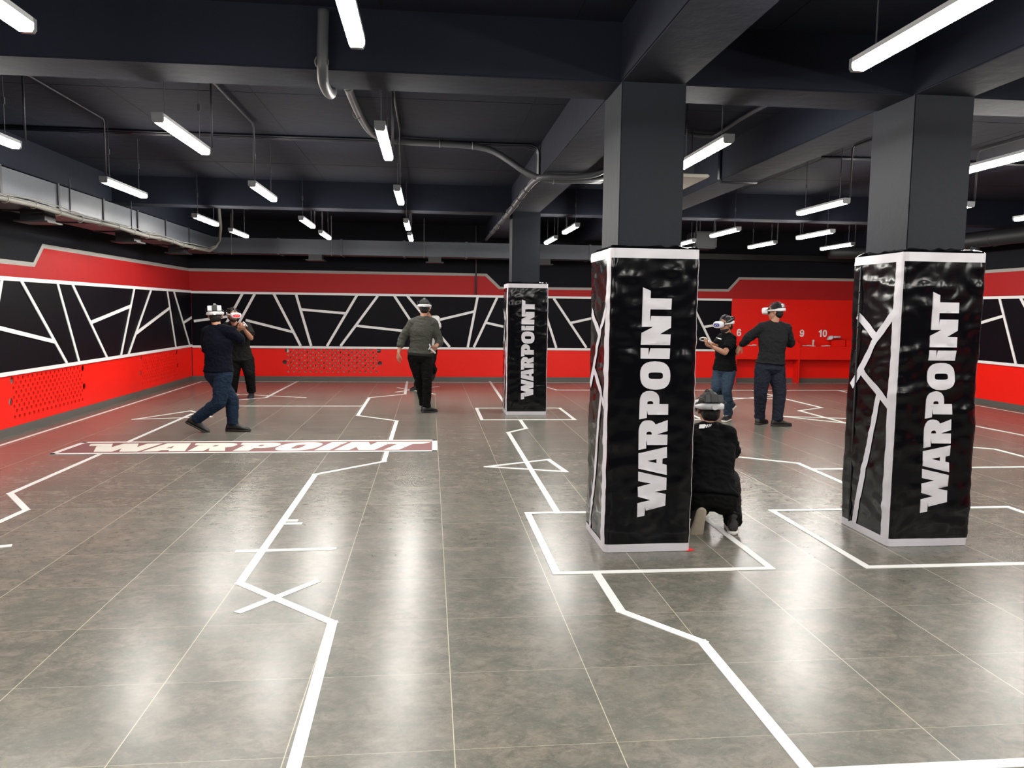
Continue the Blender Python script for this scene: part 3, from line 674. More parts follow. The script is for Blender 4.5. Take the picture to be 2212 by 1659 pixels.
for q in range(3): MB().tube(smooth_path([(1.13+.02*q, 8.5, 3.02)]+[(1.12+.03*math.sin(k*2+q*2), 9+k*.8, 3.01+.03*math.cos(k*1.7+q*2)) for k in range(10)]), .010, 6).build('cable', M['cable'], t, smooth=True)
mb = MB()
for y in (9.2, 9.9, 10.6, 11.3, 12.0, 12.8, 13.6, 14.4): mb.torus((1.125, y, 2.99), Vector((1, 0, 0)), Vector((0, 0, 1)), .046, .005, 12, 5)
mb.build('tie', M['conduit'], t)
t = thing('cable_hose', (2.85, 6.5, 3.35), 'grey hose along the ceiling beside the beam of the right column', 'hose')
P = [atZ(1480, 289, 3.365), atZ(1525, 294, 3.365), atZ(1542, 293, 3.365), atZ(1560, 283, 3.365), atZ(1612, 249, 3.365), atZ(1666, 221, 3.365), Vector((2.72, 5.5, 3.36))]
MB().tube(smooth_path(P, 1), .02, 8).build('hose', M['hose'], t, smooth=True)
# cross conduit behind the far beam
t = thing('conduit_run', (2, 13.6, 3.36), 'thin dark conduit pair across the far ceiling bay', 'conduit')
MB().tube([(-4.4, 13.7, 3.375), (1.15, 13.7, 3.375)], .014, 6).build('pipe', M['conduit'], t, smooth=True)
MB().tube([(1.66, 13.7, 3.375), (3.1, 13.7, 3.375), (3.14, 13.7, 3.33), (3.14, 13.7, 3.05), (3.2, 13.7, 3.015), (3.6, 13.7, 3.01)], .014, 6).build('pipe', M['conduit'], t, smooth=True)
MB().tube([(3.62, 13.7, 3.375), (9.3, 13.7, 3.375)], .014, 6).build('pipe', M['conduit'], t, smooth=True)
# tray conduits right of the right beam
t = thing('conduit_run', (3.4, 8.0, 3.0), 'flat cable tray bent round the underside of the beam left of the right column', 'conduit')
a = atZ(1560, 393, 3.01); b2 = atZ(1637, 396, 3.01)
for k in range(3):
    y = a.y+.02*k
    MB().tube([(3.155, y, 3.38), (3.155, y, 3.05), (3.18, y, 3.012), (3.58, y, 3.012)], .012, 6).build('pipe', M['cable'], t, smooth=True)
t = thing('conduit_run', (5.2, 8.3, 3.38), 'dark cable tray across the ceiling left of the right column', 'conduit')
a = atZ(1775, 340, 3.375)
for k in range(3): MB().tube([(a.x+.1*k, a.y+.03*k, 3.38), (8.8, a.y+.03*k, 3.38)], .012, 6).build('pipe', M['cable'], t, smooth=True)
t = thing('pipe_riser', (.993, 17.18, 1.9), 'thin brown vertical pipe on the back wall left of the far column', 'pipe')
MB().tube([(.993, 17.17, 1.9), (.993, 17.17, 3.39)], .018, 8).build('pipe', M['hose'], t, smooth=True)
# round duct on the right
t = thing('round_duct', (9.35, 11, 2.85), 'dark round air duct near the right wall, past the right column', 'duct')
MB().tube([(9.22, 4, 2.84), (9.22, 15.2, 2.86), (9.15, 15.5, 2.86), (8.9, 15.7, 2.86), (8.3, 15.75, 2.86)], .125, 20).build('duct_body', M['ductdark'], t, smooth=True)
mb = MB()
for y in (6, 9, 12.1, 14.2): mb.torus((9.22, y, 2.85), Vector((1, 0, 0)), Vector((0, 0, 1)), .127, .008, 24, 5)
mb.build('joint_ring', M['duct'], t)
MB().tube([(9.22, 12.55, 2.76), (9.22, 12.55, 2.60)], .07, 16).build('outlet', M['duct'], t, smooth=True)
t = thing('vent_box', (5.36, 15.1, 2.83), 'dark rounded ventilation box hung at the far ceiling right of the near column', 'ventilation unit')
MB().box(5.13, 5.60, 15.0, 15.5, 2.83, 3.16).build('casing', M['ductdark'], t, bevel=.03); MB().box(5.3, 5.32, 15.2, 15.22, 3.15, 3.4).build('hanger', M['conduit'], t)
struct(MB().box(5.0, XR, 16.92, YB+.01, 2.755, 2.875), 'trim_6', M['ductdark'])
# ceiling cassette
t = thing('air_conditioner', (2.27, 7.95, 2.9), 'off-white square ceiling air conditioner panel behind the nearest column', 'air conditioner')
MB().box(1.86, 2.71, 7.53, 8.36, 2.895, 2.925).build('panel', M['offwhite'], t, bevel=.01)
MB().box(1.98, 2.59, 7.65, 8.24, 2.925, 3.12).build('casing', M['ductdark'], t)
mb = MB(); mb.torus((2.28, 7.95, 2.893), Vector((1, 0, 0)), Vector((0, 1, 0)), .22, .012, 28, 6); mb.torus((2.28, 7.95, 2.893), Vector((1, 0, 0)), Vector((0, 1, 0)), .15, .008, 24, 6); mb.build('grille', M['hosepale'], t, smooth=True)
mb = MB()
for x in (2.0, 2.57):
    for y in (7.67, 8.22): mb.tube([(x, y, 3.1), (x, y, 3.4)], .006, 6)
mb.build('hanging_rod', M['conduit'], t)

# ------------------------------------------------------------------ lamps
LL_ = 1.13
def make_lamp():
    t = thing('batten_lamp', (0, 0, 2.78))
    w = .036
    prof = [(-w, .038), (-w*.98, .014), (-w*.72, .0), (w*.72, .0), (w*.98, .014), (w, .038)]
    MB().rings([[Vector((p[0], y, 2.78+p[1])) for p in prof] for y in (.028, LL_-.028)]).build('diffuser', M['glow'], t)
    MB().box(-w, w, .025, LL_-.025, 2.8185, 2.842).build('housing', M['housing'], t)
    for y0, y1 in ((0, .0275), (LL_-.0275, LL_)):
        mb = MB(); mb.rings([[Vector((p[0]*1.04, y, 2.779+p[1]*1.0)) for p in prof[:1]+prof[1:]+[(w, .062), (-w, .062)]] for y in (y0, y1)]); mb.build('end_cap', M['cap'], t)
    return t
proto = make_lamp()
rows = [(-3.2, 'in the row beside the left duct'), (-1.78, 'in the second row from the left'), (-.34, 'in the middle row'), (2.10, 'in the row between the near columns'), (4.50, 'in the row just right of the right column'),
        (5.95, 'in the second row from the right wall'), (7.37, 'in the row nearest the right wall')]
names = ['nearest one', 'second one', 'third one', 'fourth one', 'farthest one']
ys = [2.68, 5.46, 8.2, 11.2, 13.15]
for x, rl in rows:
    for k, y in enumerate([-2.9, .05]+ys):
        if x > 7 and y == 11.2: continue
        lab = ('LED lamp %s, %s from the camera' % (rl, names[k-2])) if k >= 2 else 'white LED batten lamp hanging behind the camera position, out of the picture'
        o = copy_tree(proto, (x, y, 0)); tag(o, lab, 'ceiling lamp', 'LED batten lamps hung from the ceiling')
        for yy in (y+.16, y+.96):
            top = ZC
            for a, b2 in CROSS:
                if a-.02 < yy < b2+.02: top = ZB
            mb = MB(); mb.tube([(x, yy, 2.845), (x, yy, top)], .0035, 6); mb.box(x-.009, x+.009, yy-.009, yy+.009, min(top-.05, 3.08), min(top-.01, 3.13)); mb.build('hanging_wire', M['wire'], o)
        if y in (8.2, 5.46, 13.15):
            y0 = {8.2: 6.66, 5.46: 5.5, 13.15: 12.3}[y]; z0 = 2.85
            if y != 5.46:
                mb = MB(); mb.tube([(x+.03, y0, 2.85), (x+.03, y0, 3.36), (x+.03, y0+.04, 3.385), (x+.03, y-.04, 3.385), (x+.03, y, 3.36), (x+.03, y, 2.85)], .009, 7); mb.build('supply_conduit', M['conduit'], o, smooth=True)
for ch in [x for x in C.objects if x.parent == proto]: bpy.data.objects.remove(ch)
bpy.data.objects.remove(proto)

# ------------------------------------------------------------------ people
from mathutils.bvhtree import BVHTree
def V(*a): return Vector(a)
def lerp(a, b, k): return a+(b-a)*k
TS = bpy.data.scenes.new('workshop')
def organic(mb, name, mt, parent, voxel=.007, it=3, fold=0, fs=9, seed=0, fold2=0):
    me = mb.mesh('t', mt); o = bpy.data.objects.new('t', me); TS.collection.objects.link(o)
    r = o.modifiers.new('r', 'REMESH'); r.mode = 'VOXEL'; r.voxel_size = voxel
    if it: s_ = o.modifiers.new('s', 'SMOOTH'); s_.iterations = it; s_.factor = .5
    TS.view_layers[0].update()
    ev = o.evaluated_get(TS.view_layers[0].depsgraph); m2 = bpy.data.meshes.new_from_object(ev)
    bpy.data.objects.remove(o)
    if fold:
        nv = len(m2.vertices); co = np.empty(nv*3, np.float32); no = np.empty(nv*3, np.float32)
        m2.vertices.foreach_get('co', co); m2.vertex_normals.foreach_get('vector', no); co = co.reshape(-1, 3); no = no.reshape(-1, 3)
        D = np.empty(nv, np.float32)
        for i, p in enumerate(co.tolist()):
            n = noise.noise((p[0]*fs+seed, p[1]*fs, p[2]*fs*1.6))
            n2 = 1-2*abs(noise.noise((p[0]*fs*1.7+p[2]*8, p[1]*fs*1.7+seed, p[2]*fs*2.6)))
            D[i] = fold*n + (fold2 or fold*.7)*(n2-.6)
        m2.vertices.foreach_set('co', (co+no*D[:, None]).ravel())
    m2.materials.clear(); m2.materials.append(mt); m2.update()
    m2.polygons.foreach_set('use_smooth', [True]*len(m2.polygons))
    q = bpy.data.objects.new(name, m2); C.objects.link(q)
    if parent is not None: attach(q, parent)
    return q
def hand(mb, Wp, d, pn, side, curl=.5, k=1.0, spread=.06):
    """Wp wrist, d finger direction, pn palm-facing normal, side +1/-1 = which side the thumb leaves (along d x pn)"""
    d = d.normalized(); pn = (pn - d*pn.dot(d)).normalized(); l = d.cross(pn)*side
    mb.loft([(Wp-d*.02*k, l*.026*k, pn*.020*k, 2), (Wp+d*.02*k, l*.034*k, pn*.018*k, 2.4), (Wp+d*.06*k, l*.042*k, pn*.016*k, 2.6), (Wp+d*.092*k, l*.040*k, pn*.012*k, 2.4)], 14)
    for q, (off, L_) in enumerate(((.030, .072), (.010, .082), (-.010, .076), (-.029, .060))):
        b_ = Wp + d*(.088-.004*abs(q-1))*k + l*off*k; ang = .15+.1*q*curl; pts = [b_]; dd = d + l*(off*spread*20*.3)
        dd.normalize(); c = b_
        for seg, f in enumerate((.45, .32, .23)):
            a = curl*(.9+.35*seg)+.05*q*curl
            dd = (dd*math.cos(a)+pn*math.sin(a)).normalized() if seg else (dd*math.cos(a*.8)+pn*math.sin(a*.8)).normalized()
            c = c + dd*L_*f*k; pts.append(c)
            pn_loc = pn
        mb.chain(pts, [.0098*k, .0092*k, .0085*k, .0075*k], 8)
    t0 = Wp + d*.025*k + l*.026*k; t1 = t0 + (d*.7+l*.65+pn*.35).normalized()*.040*k; t2 = t1 + (d*.85+l*.15+pn*(.3+curl*.5)).normalized()*.032*k; t3 = t2 + (d*.8-l*.15+pn*(.3+curl*.6)).normalized()*.024*k
    mb.chain([t0, t1, t2, t3], [.014*k, .0115*k, .0105*k, .009*k], 8)
def shoe(A, d, up, parent, mt, sole, k=1.0, lab=None):
    d = d.normalized(); up = (up-d*up.dot(d)).normalized(); l = d.cross(up); B = A-up*.085*k
    S = [(-.078, .022, .05, .018), (-.066, .034, .085, .018), (-.02, .038, .115, .018), (.02, .039, .105, .018), (.075, .043, .078, .018), (.12, .049, .060, .018), (.165, .044, .048, .016), (.195, .026, .036, .016)]
    mb = MB(); mb.loft([(B+d*x*k+up*((z0+h)/2)*k, l*w*k, up*((h-z0)/2)*k, 2.6) for x, w, h, z0 in S], 16)
    mb.caps(A-up*.01, A+up*.025*k, .043*k, .045*k, 12)
    o = organic(mb, 'shoe', mt, parent, .006, 3)
    mb = MB(); mb.loft([(B+d*x*k+up*.012*k, l*w*k, up*.0125*k, 3) for x, w in ((-.086, .010), (-.078, .026), (-.062, .037), (-.02, .041), (.03, .041), (.075, .047), (.12, .053), (.165, .048), (.192, .034), (.204, .014))], 20)
    mb.build('sole', sole, o, smooth=True)
    mb = MB()
    for q in range(4):
        c = B+d*(.045+.022*q)*k; hh = (.103-.016*q)*k
        mb.tube([c-l*.022*k+up*(hh-.006), c+up*(hh+.001), c+l*.022*k+up*(hh-.006)], .0028, 6)
    mb.build('lace', mt if sole is not M['solewhite'] else M['solewhite'], o)
    return o

def person(lab, J, clothes, extra=None):
    ground = V(J['P'].x, J['P'].y, 0)
    for s_ in 'LR':
        if s_ in J.get('gr', 'LR'): J['A'+s_].z = .0865*clothes.get('shk', 1.0)
    t = thing('person', ground, lab, 'person')
    w = J.get('w', 1.0); P, Ch, Nk, Hd = J['P'], J['Ch'], J['Nk'], J['Hd']
    fp = J['fp'].normalized(); rp = fp.cross(V(0, 0, 1)).normalized(); fc = J['fc'].normalized(); rc = (J['SR']-J['SL']).normalized()
    up1 = (Ch-P).normalized(); up2 = (Nk-Ch).normalized()
    rp = (rp-up1*rp.dot(up1)).normalized(); fpp = up1.cross(rp).normalized(); rc = (rc-up1*rc.dot(up1)).normalized(); fcc = up1.cross(rc).normalized()
    def tor(g):   # g: garment inflation
        mid = (rp+rc).normalized(); fm = up1.cross(mid)
        return [(P-up1*.11, rp*(.13*w+g), fpp*(.09*w+g), 2.2), (P-up1*.03, rp*(.168*w+g), fpp*(.118*w+g), 2.3), (P+up1*.05, rp*(.160*w+g), fpp*(.112*w+g), 2.3),
                (lerp(P, Ch, .5), mid*(.140*w+g), fm*(.105*w+g), 2.3), (lerp(P, Ch, .82), rc*(.155*w+g), fcc*(.115*w+g), 2.3), (Ch, rc*(.168*w+g), fcc*(.112*w+g), 2.3),
                (lerp(Ch, Nk, .55), rc*(.150*w+g), fcc*(.088*w+g), 2.1), (lerp(Ch, Nk, .9), rc*(.085*w+g), fcc*(.062*w+g), 2), (Nk, rc*(.058+g*.6), fcc*(.056+g*.6), 2)]
    # skin body: one continuous surface
    hf = J['hf'].normalized(); hu = J.get('hu', V(0, 0, 1)); hu = (hu-hf*hu.dot(hf)).normalized(); hr = hf.cross(hu); hs = J.get('hs', 1.0)
    b = MB(); b.loft(tor(0), 22)
    b.caps(Nk-up2*.03, Hd-hu*.055-hf*.012, .056, .052)
    b.ball(Hd+hu*.028*hs-hf*.006, (.077*hs, .098*hs, .094*hs), (hr, hf, hu), 20, 12)
    b.ball(Hd-hu*.035*hs+hf*.022, (.062*hs, .074*hs, .078*hs), (hr, hf, hu), 18, 10)
    b.ball(Hd-hu*.088*hs+hf*.060, (.030, .026, .022), (hr, hf, hu))
    b.chain([Hd+hf*.090+hu*.018, Hd+hf*.108-hu*.014, Hd+hf*.098-hu*.024], [.009, .013, .012], 8)
    b.caps(Hd+hf*.086-hu*.050-hr*.016, Hd+hf*.086-hu*.050+hr*.016, .0075, .0075, 8)
    b.caps(Hd+hf*.083-hu*.062-hr*.012, Hd+hf*.083-hu*.062+hr*.012, .0075, .0075, 8)
    for s_ in (-1, 1):
        e_ = Hd+hr*s_*.078-hf*.006-hu*.010
        b.ball(e_, (.011, .020, .032), (hr, (hf-hr*s_*.3).normalized(), hu), 10, 8)
    for s_ in 'LR':
        S, E, Wp = J['S'+s_], J['E'+s_], J['W'+s_]
        b.caps(lerp(Nk, S, .3)-up2*.02, S, .055*w, .056*w); b.chain([S, lerp(S, E, .5), E, lerp(E, Wp, .3), Wp], [.054*w, .049*w, .040*w, .040*w, .026])
        d, pn, cu, sd = J['H'+s_]; hand(b, Wp, d, pn, sd, cu)
        H_ = P + rp*(.092*w if s_ == 'R' else -.092*w) - up1*.05; K_, A_ = J['K'+s_], J['A'+s_]
        b.chain([H_, lerp(H_, K_, .5), K_, lerp(K_, A_, .3)-(A_-K_).normalized().cross(rp)*0, A_], [.088*w, .076*w, .055*w, .054*w, .036])
        td, tu = J['T'+s_]; td = td.normalized(); b.caps(A_, A_+td*.07-tu.normalized()*.045, .034, .022)
    organic(b, 'body', M['skin'], t, .0065, 2)
    # trousers
    c = clothes; g = c.get('tg', .016)
    b = MB(); T_ = tor(g); g0 = .015 if c.get('hem', .06) <= .02 else .004; b.loft([(P-up1*.12, rp*(.12*w), fpp*(.09*w), 2.2), (P-up1*.05, rp*(.168*w+g*.8), fpp*(.118*w+g*.8), 2.3), (P, rp*(.160*w+g0), fpp*(.112*w+g0), 2.3), (P+up1*.06, rp*(.153*w+g0*.8), fpp*(.107*w+g0*.8), 2.3)], 22)
    for s_ in 'LR':
        H_ = P + rp*(.092*w if s_ == 'R' else -.092*w) - up1*.05; K_, A_ = J['K'+s_], J['A'+s_]; ak = lerp(K_, A_, c.get('tl', .93))
        b.chain([H_, lerp(H_, K_, .5), K_, lerp(K_, A_, .35), lerp(K_, A_, .7), ak], [.088*w+g, .078*w+g, .060*w+g, .058+g, .050+g, .046+g])
        b.tube([lerp(K_, A_, .85), ak+(A_-K_).normalized()*.03], .05+g, 16)
    organic(b, 'trousers', c['trousers'], t, .008, 2, fold=.006, fs=11, seed=lab.__len__()*1.0, fold2=.007)
    # shirt
    g = c.get('sg', .020)
    b = MB(); T_ = tor(g); hem = c.get('hem', .06)
    b.loft([(P-up1*hem, rp*(.172*w+g), fpp*(.122*w+g), 2.3), (P-up1*(hem-.012), rp*(.176*w+g), fpp*(.126*w+g), 2.3)]+T_[2:-1]+[(Nk-up2*.006, rc*(.066+g*.6), fcc*(.062+g*.6), 2)], 24)
    nx = rc; b.torus(Nk-up2*.002, nx, up2.cross(nx), .064, .011, 22, 8)
    for s_ in 'LR':
        S, E, Wp = J['S'+s_], J['E'+s_], J['W'+s_]; b.caps(lerp(Nk, S, .3)-up2*.022, S, .058*w+g*.5, .060*w+g*.6)
        if c['sleeve'] == 'long':
            k = c.get('cuffk', .9); b.chain([S, lerp(S, E, .5), E, lerp(E, Wp, .4), lerp(E, Wp, k)], [.058*w+g*.6, .055*w+g*.6, .050*w+g*.6, .046*w+g*.6, .036+g*.5])
        else:
            k = .62; b.chain([S, lerp(S, E, k)], [.060*w+g*.5, .056*w+g*.8]); b.tube([lerp(S, E, .3), lerp(S, E, k+.12)], .06*w+g*.9, 16, radii=[.055*w+g, .060*w+g])
    sh = organic(b, 'shirt', c['shirt'], t, .008, 3, fold=.007, fs=8, seed=3.0+len(lab), fold2=.008)
    if c['sleeve'] == 'long' and c.get('cuffs'):
        for s_ in 'LR':
            E, Wp = J['E'+s_], J['W'+s_]; k = c.get('cuffk', .9); mb = MB(); mb.tube([lerp(E, Wp, k+.05), lerp(E, Wp, k+.22)], .05, 16, radii=[.046*w+g*.6, .040+g*.5]); organic(mb, 'cuff', M['cuff'], t, .006, 1, fold=.002)
        mb = MB(); mb.loft([(P-up1*(hem+.035), rp*(.168*w+g), fpp*(.119*w+g), 2.3), (P-up1*(hem-.01), rp*(.172*w+g), fpp*(.123*w+g), 2.3)], 24); organic(mb, 'hem_band', M['cuff'], t, .008, 1, fold=.001)
    # hair and beard
    b = MB(); b.ball(Hd+hu*.036*hs-hf*.016, (.084*hs, .100*hs, .098*hs), (hr, hf, hu), 20, 12); b.ball(Hd-hu*.030*hs-hf*.045, (.070*hs, .060*hs, .070*hs), (hr, hf, hu), 16, 10)
    organic(b, 'hair', M['hair'], t, .007, 1, fold=.004, fs=30)
    if c.get('beard'):
        b = MB(); b.ball(Hd-hu*.070*hs+hf*.024, (.061*hs, .068*hs, .046*hs), (hr, hf, hu), 18, 10); b.ball(Hd-hu*.092+hf*.060, (.032, .028, .024), (hr, hf, hu)); o = organic(b, 'beard', M['beard'], t, .006, 1, fold=.002, fs=40)
    for s_ in 'LR': td, tu = J['T'+s_]; shoe(J['A'+s_], td, tu, t, c['shoe'], c.get('sole'+s_, c['sole']), c.get('shk', 1.0))
    # headset : worn, a thing of its own
    hd = c['headset']; q = thing('vr_headset', Hd+hf*.1, hd['label'], 'headset', None)
    X, Y_, Z = hr, hf, hu
    vc = Hd+hf*.130+hu*.012
    mb = MB(); mb.loft([(vc-hf*.040, hr*.075, hu*.040, 3), (vc-hf*.026, hr*.088, hu*.048, 3), (vc+hf*.016, hr*.090, hu*.049, 3), (vc+hf*.036, hr*.082, hu*.043, 3), (vc+hf*.042, hr*.066, hu*.030, 3)], 28)
    vis = mb.build('visor', M['white'], q, smooth=True)
    mb = MB(); mb.loft([(vc-hf*.062, hr*.070, hu*.043, 2.6), (vc-hf*.036, hr*.078, hu*.043, 2.8)], 24); mb.build('face_cushion', M['black'], q, smooth=True)
    if hd.get('front'):
        mb = MB(); mb.loft([(vc+hf*.034, hr*.070, hu*.030, 2.6), (vc+hf*.0455, hr*.060, hu*.024, 2.6)], 24); mb.build('front_sticker', hd['front'], vis)
        mb = MB()
        for a0, b0 in ((-.03, .0), (-.004, .012), (.022, -.004)): mb.loft([(vc+hf*.044+hr*a0+hu*b0, hr*.010, hu*.006, 3), (vc+hf*.0475+hr*(a0+.004)+hu*b0, hr*.008, hu*.005, 3)], 10)
        mb.build('sticker_print', M['white'], vis)
    # rigid halo strap: deeper at the back
    mb = MB(); R = []; bc = Hd+hu*.020*hs-hf*.005
    for i in range(41):
        th = math.radians(-152+304*i/40); # 0 = back
        ca, sa = math.cos(th), math.sin(th); p = bc - hf*(.116*hs*ca) + hr*(.098*hs*sa); nrm = (-hf*ca*.9+hr*sa).normalized()
        hh = .024 if abs(th) < 1.0 else .024-.012*min(1, (abs(th)-1.0)/.6); zz_ = hu*(.004-.010*(1-ca)*.5)
        R.append([p+zz_+hu*hh-nrm*.006, p+zz_+hu*hh*.7+nrm*.009, p+zz_-hu*hh*.7+nrm*.009, p+zz_-hu*hh-nrm*.006])
    mb.rings(R); mb.build('halo_strap', M['white'], q, smooth=True)
    mb = MB(); cpos = bc-hf*(.116*hs+.006)+hu*.002; mb.tube([cpos, cpos-hf*.010], .022, 20); mb.build('fit_wheel', M['white'], q)
    mb = MB(); R = []
    for i in range(15):
        th = math.pi*(i/14); p = Hd+hu*.03+hf*(.108*math.cos(th))+hu*(.112*hs*math.sin(th)); tn = hf*math.cos(th)+hu*math.sin(th)
        R.append([p-hr*.014+tn*.004, p+hr*.014+tn*.004, p+hr*.014, p-hr*.014])
    mb.rings(R); mb.build('top_strap', M['black'], q)
    if hd.get('pack'):
        pm = hd['pack']; pk_ = hd.get('pks', 1.0); pc = Hd+hu*.080*hs-hf*.104; pu = (hu*.95+hf*.28).normalized(); pf = pu.cross(hr).normalized()
        mt_ = Matrix((hr, pf, pu)).transposed().to_4x4(); mt_ = mt_ @ Matrix.Scale(pk_, 4); mt_.translation = pc
        mb = MB(); mb.box(-.062, -.022, -.014, .014, -.026, .026, mt_); mb.box(.022, .062, -.014, .014, -.026, .026, mt_); pk = mb.build('battery_pack', pm, q, bevel=.004)
        mb = MB(); mb.box(-.024, .024, -.017, .017, -.027, .027, mt_); mb.build('pack_strap', M['black'], pk, bevel=.003)
        mb = MB(); mb.tube([pc+hr*.06, pc+hr*.105*1.0+hf*.03-hu*.03, bc+hr*.108+hf*.03+hu*.01], .003, 6); mb.tube([pc-hr*.06, pc-hr*.10+hf*.03+hu*.01, bc-hr*.112+hf*.07+hu*.03, vc-hr*.08], .003, 6); mb.build('cable', M['black'], q)
    # controllers in the hands
    for s_, lab2 in c.get('ctl', {}).items():
        d, pn, cu, sd = J['H'+s_]; d = d.normalized(); pn = (pn-d*pn.dot(d)).normalized(); l = d.cross(pn)*sd; Wp = J['W'+s_]
        gp = Wp+d*.085+pn*.030; ctl = thing('game_controller', gp, lab2, 'controller')
        ax = l
        mb = MB(); mb.chain([gp-ax*.055, gp, gp+ax*.045], [.015, .017, .020], 12); organic(mb, 'grip', M['white'], ctl, .004, 1)
        rc_ = gp+ax*.085+d*.01; a1 = (d*.95+ax*.3).normalized(); a2 = (ax*.75 - pn*.65).normalized(); a2 = (a2-a1*a2.dot(a1)).normalized()
        mb = MB(); mb.torus(rc_, a1, a2, .048, .010, 30, 10, rx=.044); mb.build('tracking_ring', M['white'], ctl, smooth=True)
        mb = MB(); mb.tube([gp+ax*.040, gp+ax*.052], .022, 16); mb.build('button_plate', M['black'], ctl)
    return t, sh
def decal_on(sh, parent, polys, mt, name='shirt_print'):
    me = sh.data; bv = BVHTree.FromPolygons([v.co.copy() for v in me.vertices], [tuple(p.vertices) for p in me.polygons])
    mb = MB()
    for po in polys:
        def mp(s, tt, w):
            d = ray(s, tt).normalized(); h = bv.ray_cast(ORG, d)
            if h[0] is None: return ORG+d*5
            return h[0]-d*(.004-w)
        solidify2d(po, [], mp, .002, mb=mb, grid=2.0)
    mb.build(name, mt, parent, fixn=False)

Y = atY; Z_ = V(0, 0, 1)
# 1 man in dark navy jumper and blue jeans, striding
J = dict(w=1.04, gr='L', P=Y(472, 800, 10.05), Ch=Y(471, 738, 10.07), Nk=Y(468, 705, 10.12), Hd=Y(465, 681, 10.16), fp=V(.6, .8, 0), fc=V(.5, .87, 0), hf=V(-.22, 1, -.05), hu=V(-.06, .05, 1),
    SL=Y(449, 717, 10.17), EL=Y(446, 752, 10.28), WL=Y(478, 745, 10.52), SR=Y(497, 717, 9.98), ER=Y(518, 733, 10.10), WR=Y(508, 722, 10.36),
    HL=(V(.4, .8, .3), V(.7, -.4, 0), 1.0, -1), HR=(V(-.3, .9, .2), V(-.8, -.4, 0), 1.0, 1),
    KL=Y(501, 864, 10.16), AL=Y(503, 917, 10.16), TL=(V(.97, -.15, 0), Z_), KR=Y(474, 869, 9.98), AR=Y(423, 906, 10.08), TR=(V(.86, .05, -.46), V(.46, 0, .88)))
t1, s1 = person('person in dark navy jumper and blue jeans striding to the right', J, dict(trousers=M['jean'], shirt=M['navyknit'], sleeve='long', cuffk=.95, sg=.026, hem=.02, tg=.022, shoe=M['shoe'], sole=M['shoesole'], shk=1.12,
    headset=dict(label='white headset with white battery pack worn by the striding man in blue jeans', pack=M['white'], pks=1.3), ctl={}))
# 2 man in faded black tee, red visor, facing the camera
J = dict(w=1.06, P=Y(520, 772, 13.9), Ch=Y(514, 724, 13.85), Nk=Y(508, 702, 13.8), Hd=Y(503, 681, 13.72), fp=V(.15, -1, 0), fc=V(.2, -1, 0), hf=V(.55, -.82, -.10),
    SL=Y(534, 707, 13.8), EL=Y(542, 730, 13.68), WL=Y(528, 712, 13.42), SR=Y(489, 705, 13.9), ER=Y(494, 726, 13.62), WR=Y(517, 712, 13.40),
    HL=(V(-.45, -.7, .5), V(-.3, -.2, .9), .75, -1), HR=(V(.55, -.6, .4), V(.2, .1, .9), .75, 1),
    KL=Y(539, 808, 13.82), AL=Y(543.5, 848, 13.95), TL=(V(.05, -1, 0), Z_), KR=Y(506, 808, 13.85), AR=Y(502, 849, 13.9), TR=(V(-.3, -1, 0), Z_))
t2, s2 = person('person in faded black tee and black cargo trousers facing the camera with a red-fronted visor', J, dict(trousers=M['blackpants'], shirt=M['greytee'], sleeve='short', sg=.026, hem=.04, tg=.028, beard=True, tl=.86, shoe=M['navyshoe'], sole=M['navyshoe'],
    headset=dict(label='white headset with red front sticker worn by the man facing the camera', front=M['redplastic'], pack=M['black']), ctl={'L': 'white ring controller held up by the man with the red visor'}))
# 3 man in grey heather sweater walking away
J = dict(w=1.02, P=Y(908, 765, 12.0), Ch=Y(911, 714, 12.0), Nk=Y(915, 684, 12.02), Hd=Y(917, 664, 12.06), fp=V(.1, 1, 0), fc=V(.05, 1, 0), hf=V(.05, 1, -.05),
    SL=Y(890.5, 698, 12.0), EL=Y(868, 734, 12.02), WL=Y(861, 762, 11.95), SR=Y(936, 698, 12.0), ER=Y(949, 739, 12.02), WR=Y(942, 748, 11.88),
    HL=(V(-.12, .05, -1), V(.5, .3, 0), .35, 1), HR=(V(-.5, .6, -.6), V(-.39, -.69, -.365), .9, 1),
    KL=Y(905, 818, 12.06), AL=Y(915, 872, 12.2), TL=(V(.1, 1, 0), Z_), KR=Y(923, 822, 11.93), AR=Y(921.5, 875, 11.95), TR=(V(.75, .6, 0), Z_))
t3, s3 = person('person in grey sweater and black trousers walking away towards the back wall', J, dict(trousers=M['blackpants'], shirt=M['heather'], sleeve='long', cuffk=.32, cuffs=True, sg=.022, hem=-.01, tg=.014, shoe=M['shoe'], sole=M['shoesole'],
    headset=dict(label='white headset with crowded black top worn by the man in grey sweater', pack=M['black']), ctl={'R': 'white ring controller in the right hand of the man in grey sweater'}))
# 4 man in white tee mostly hidden
J = dict(gr='R', w=.98, P=Y(925, 749, 15.2), Ch=Y(930, 705, 15.1), Nk=Y(929, 686, 15.0), Hd=Y(919, 668, 14.9), fp=V(-.3, -1, 0), fc=V(-.35, -1, 0), hf=V(-.3, -1, -.2),
    SL=Y(943, 690, 15.02), EL=Y(946, 715, 14.98), WL=Y(934, 728, 14.75), SR=Y(916, 690, 15.2), ER=Y(909, 712, 15.05), WR=Y(918, 722, 14.8),
    HL=(V(-.5, -.8, .1), V(0, 0, 1), .8, -1), HR=(V(.3, -.8, .1), V(0, 0, 1), .8, 1),
    KL=Y(931, 787, 14.95), AL=Y(937, 801, 15.32), TL=(V(-.35, -.1, -.9), V(-.2, -.9, .3)), KR=Y(910, 790, 15.05), AR=Y(901, 830, 15.3), TR=(V(-.6, -.8, 0), Z_))
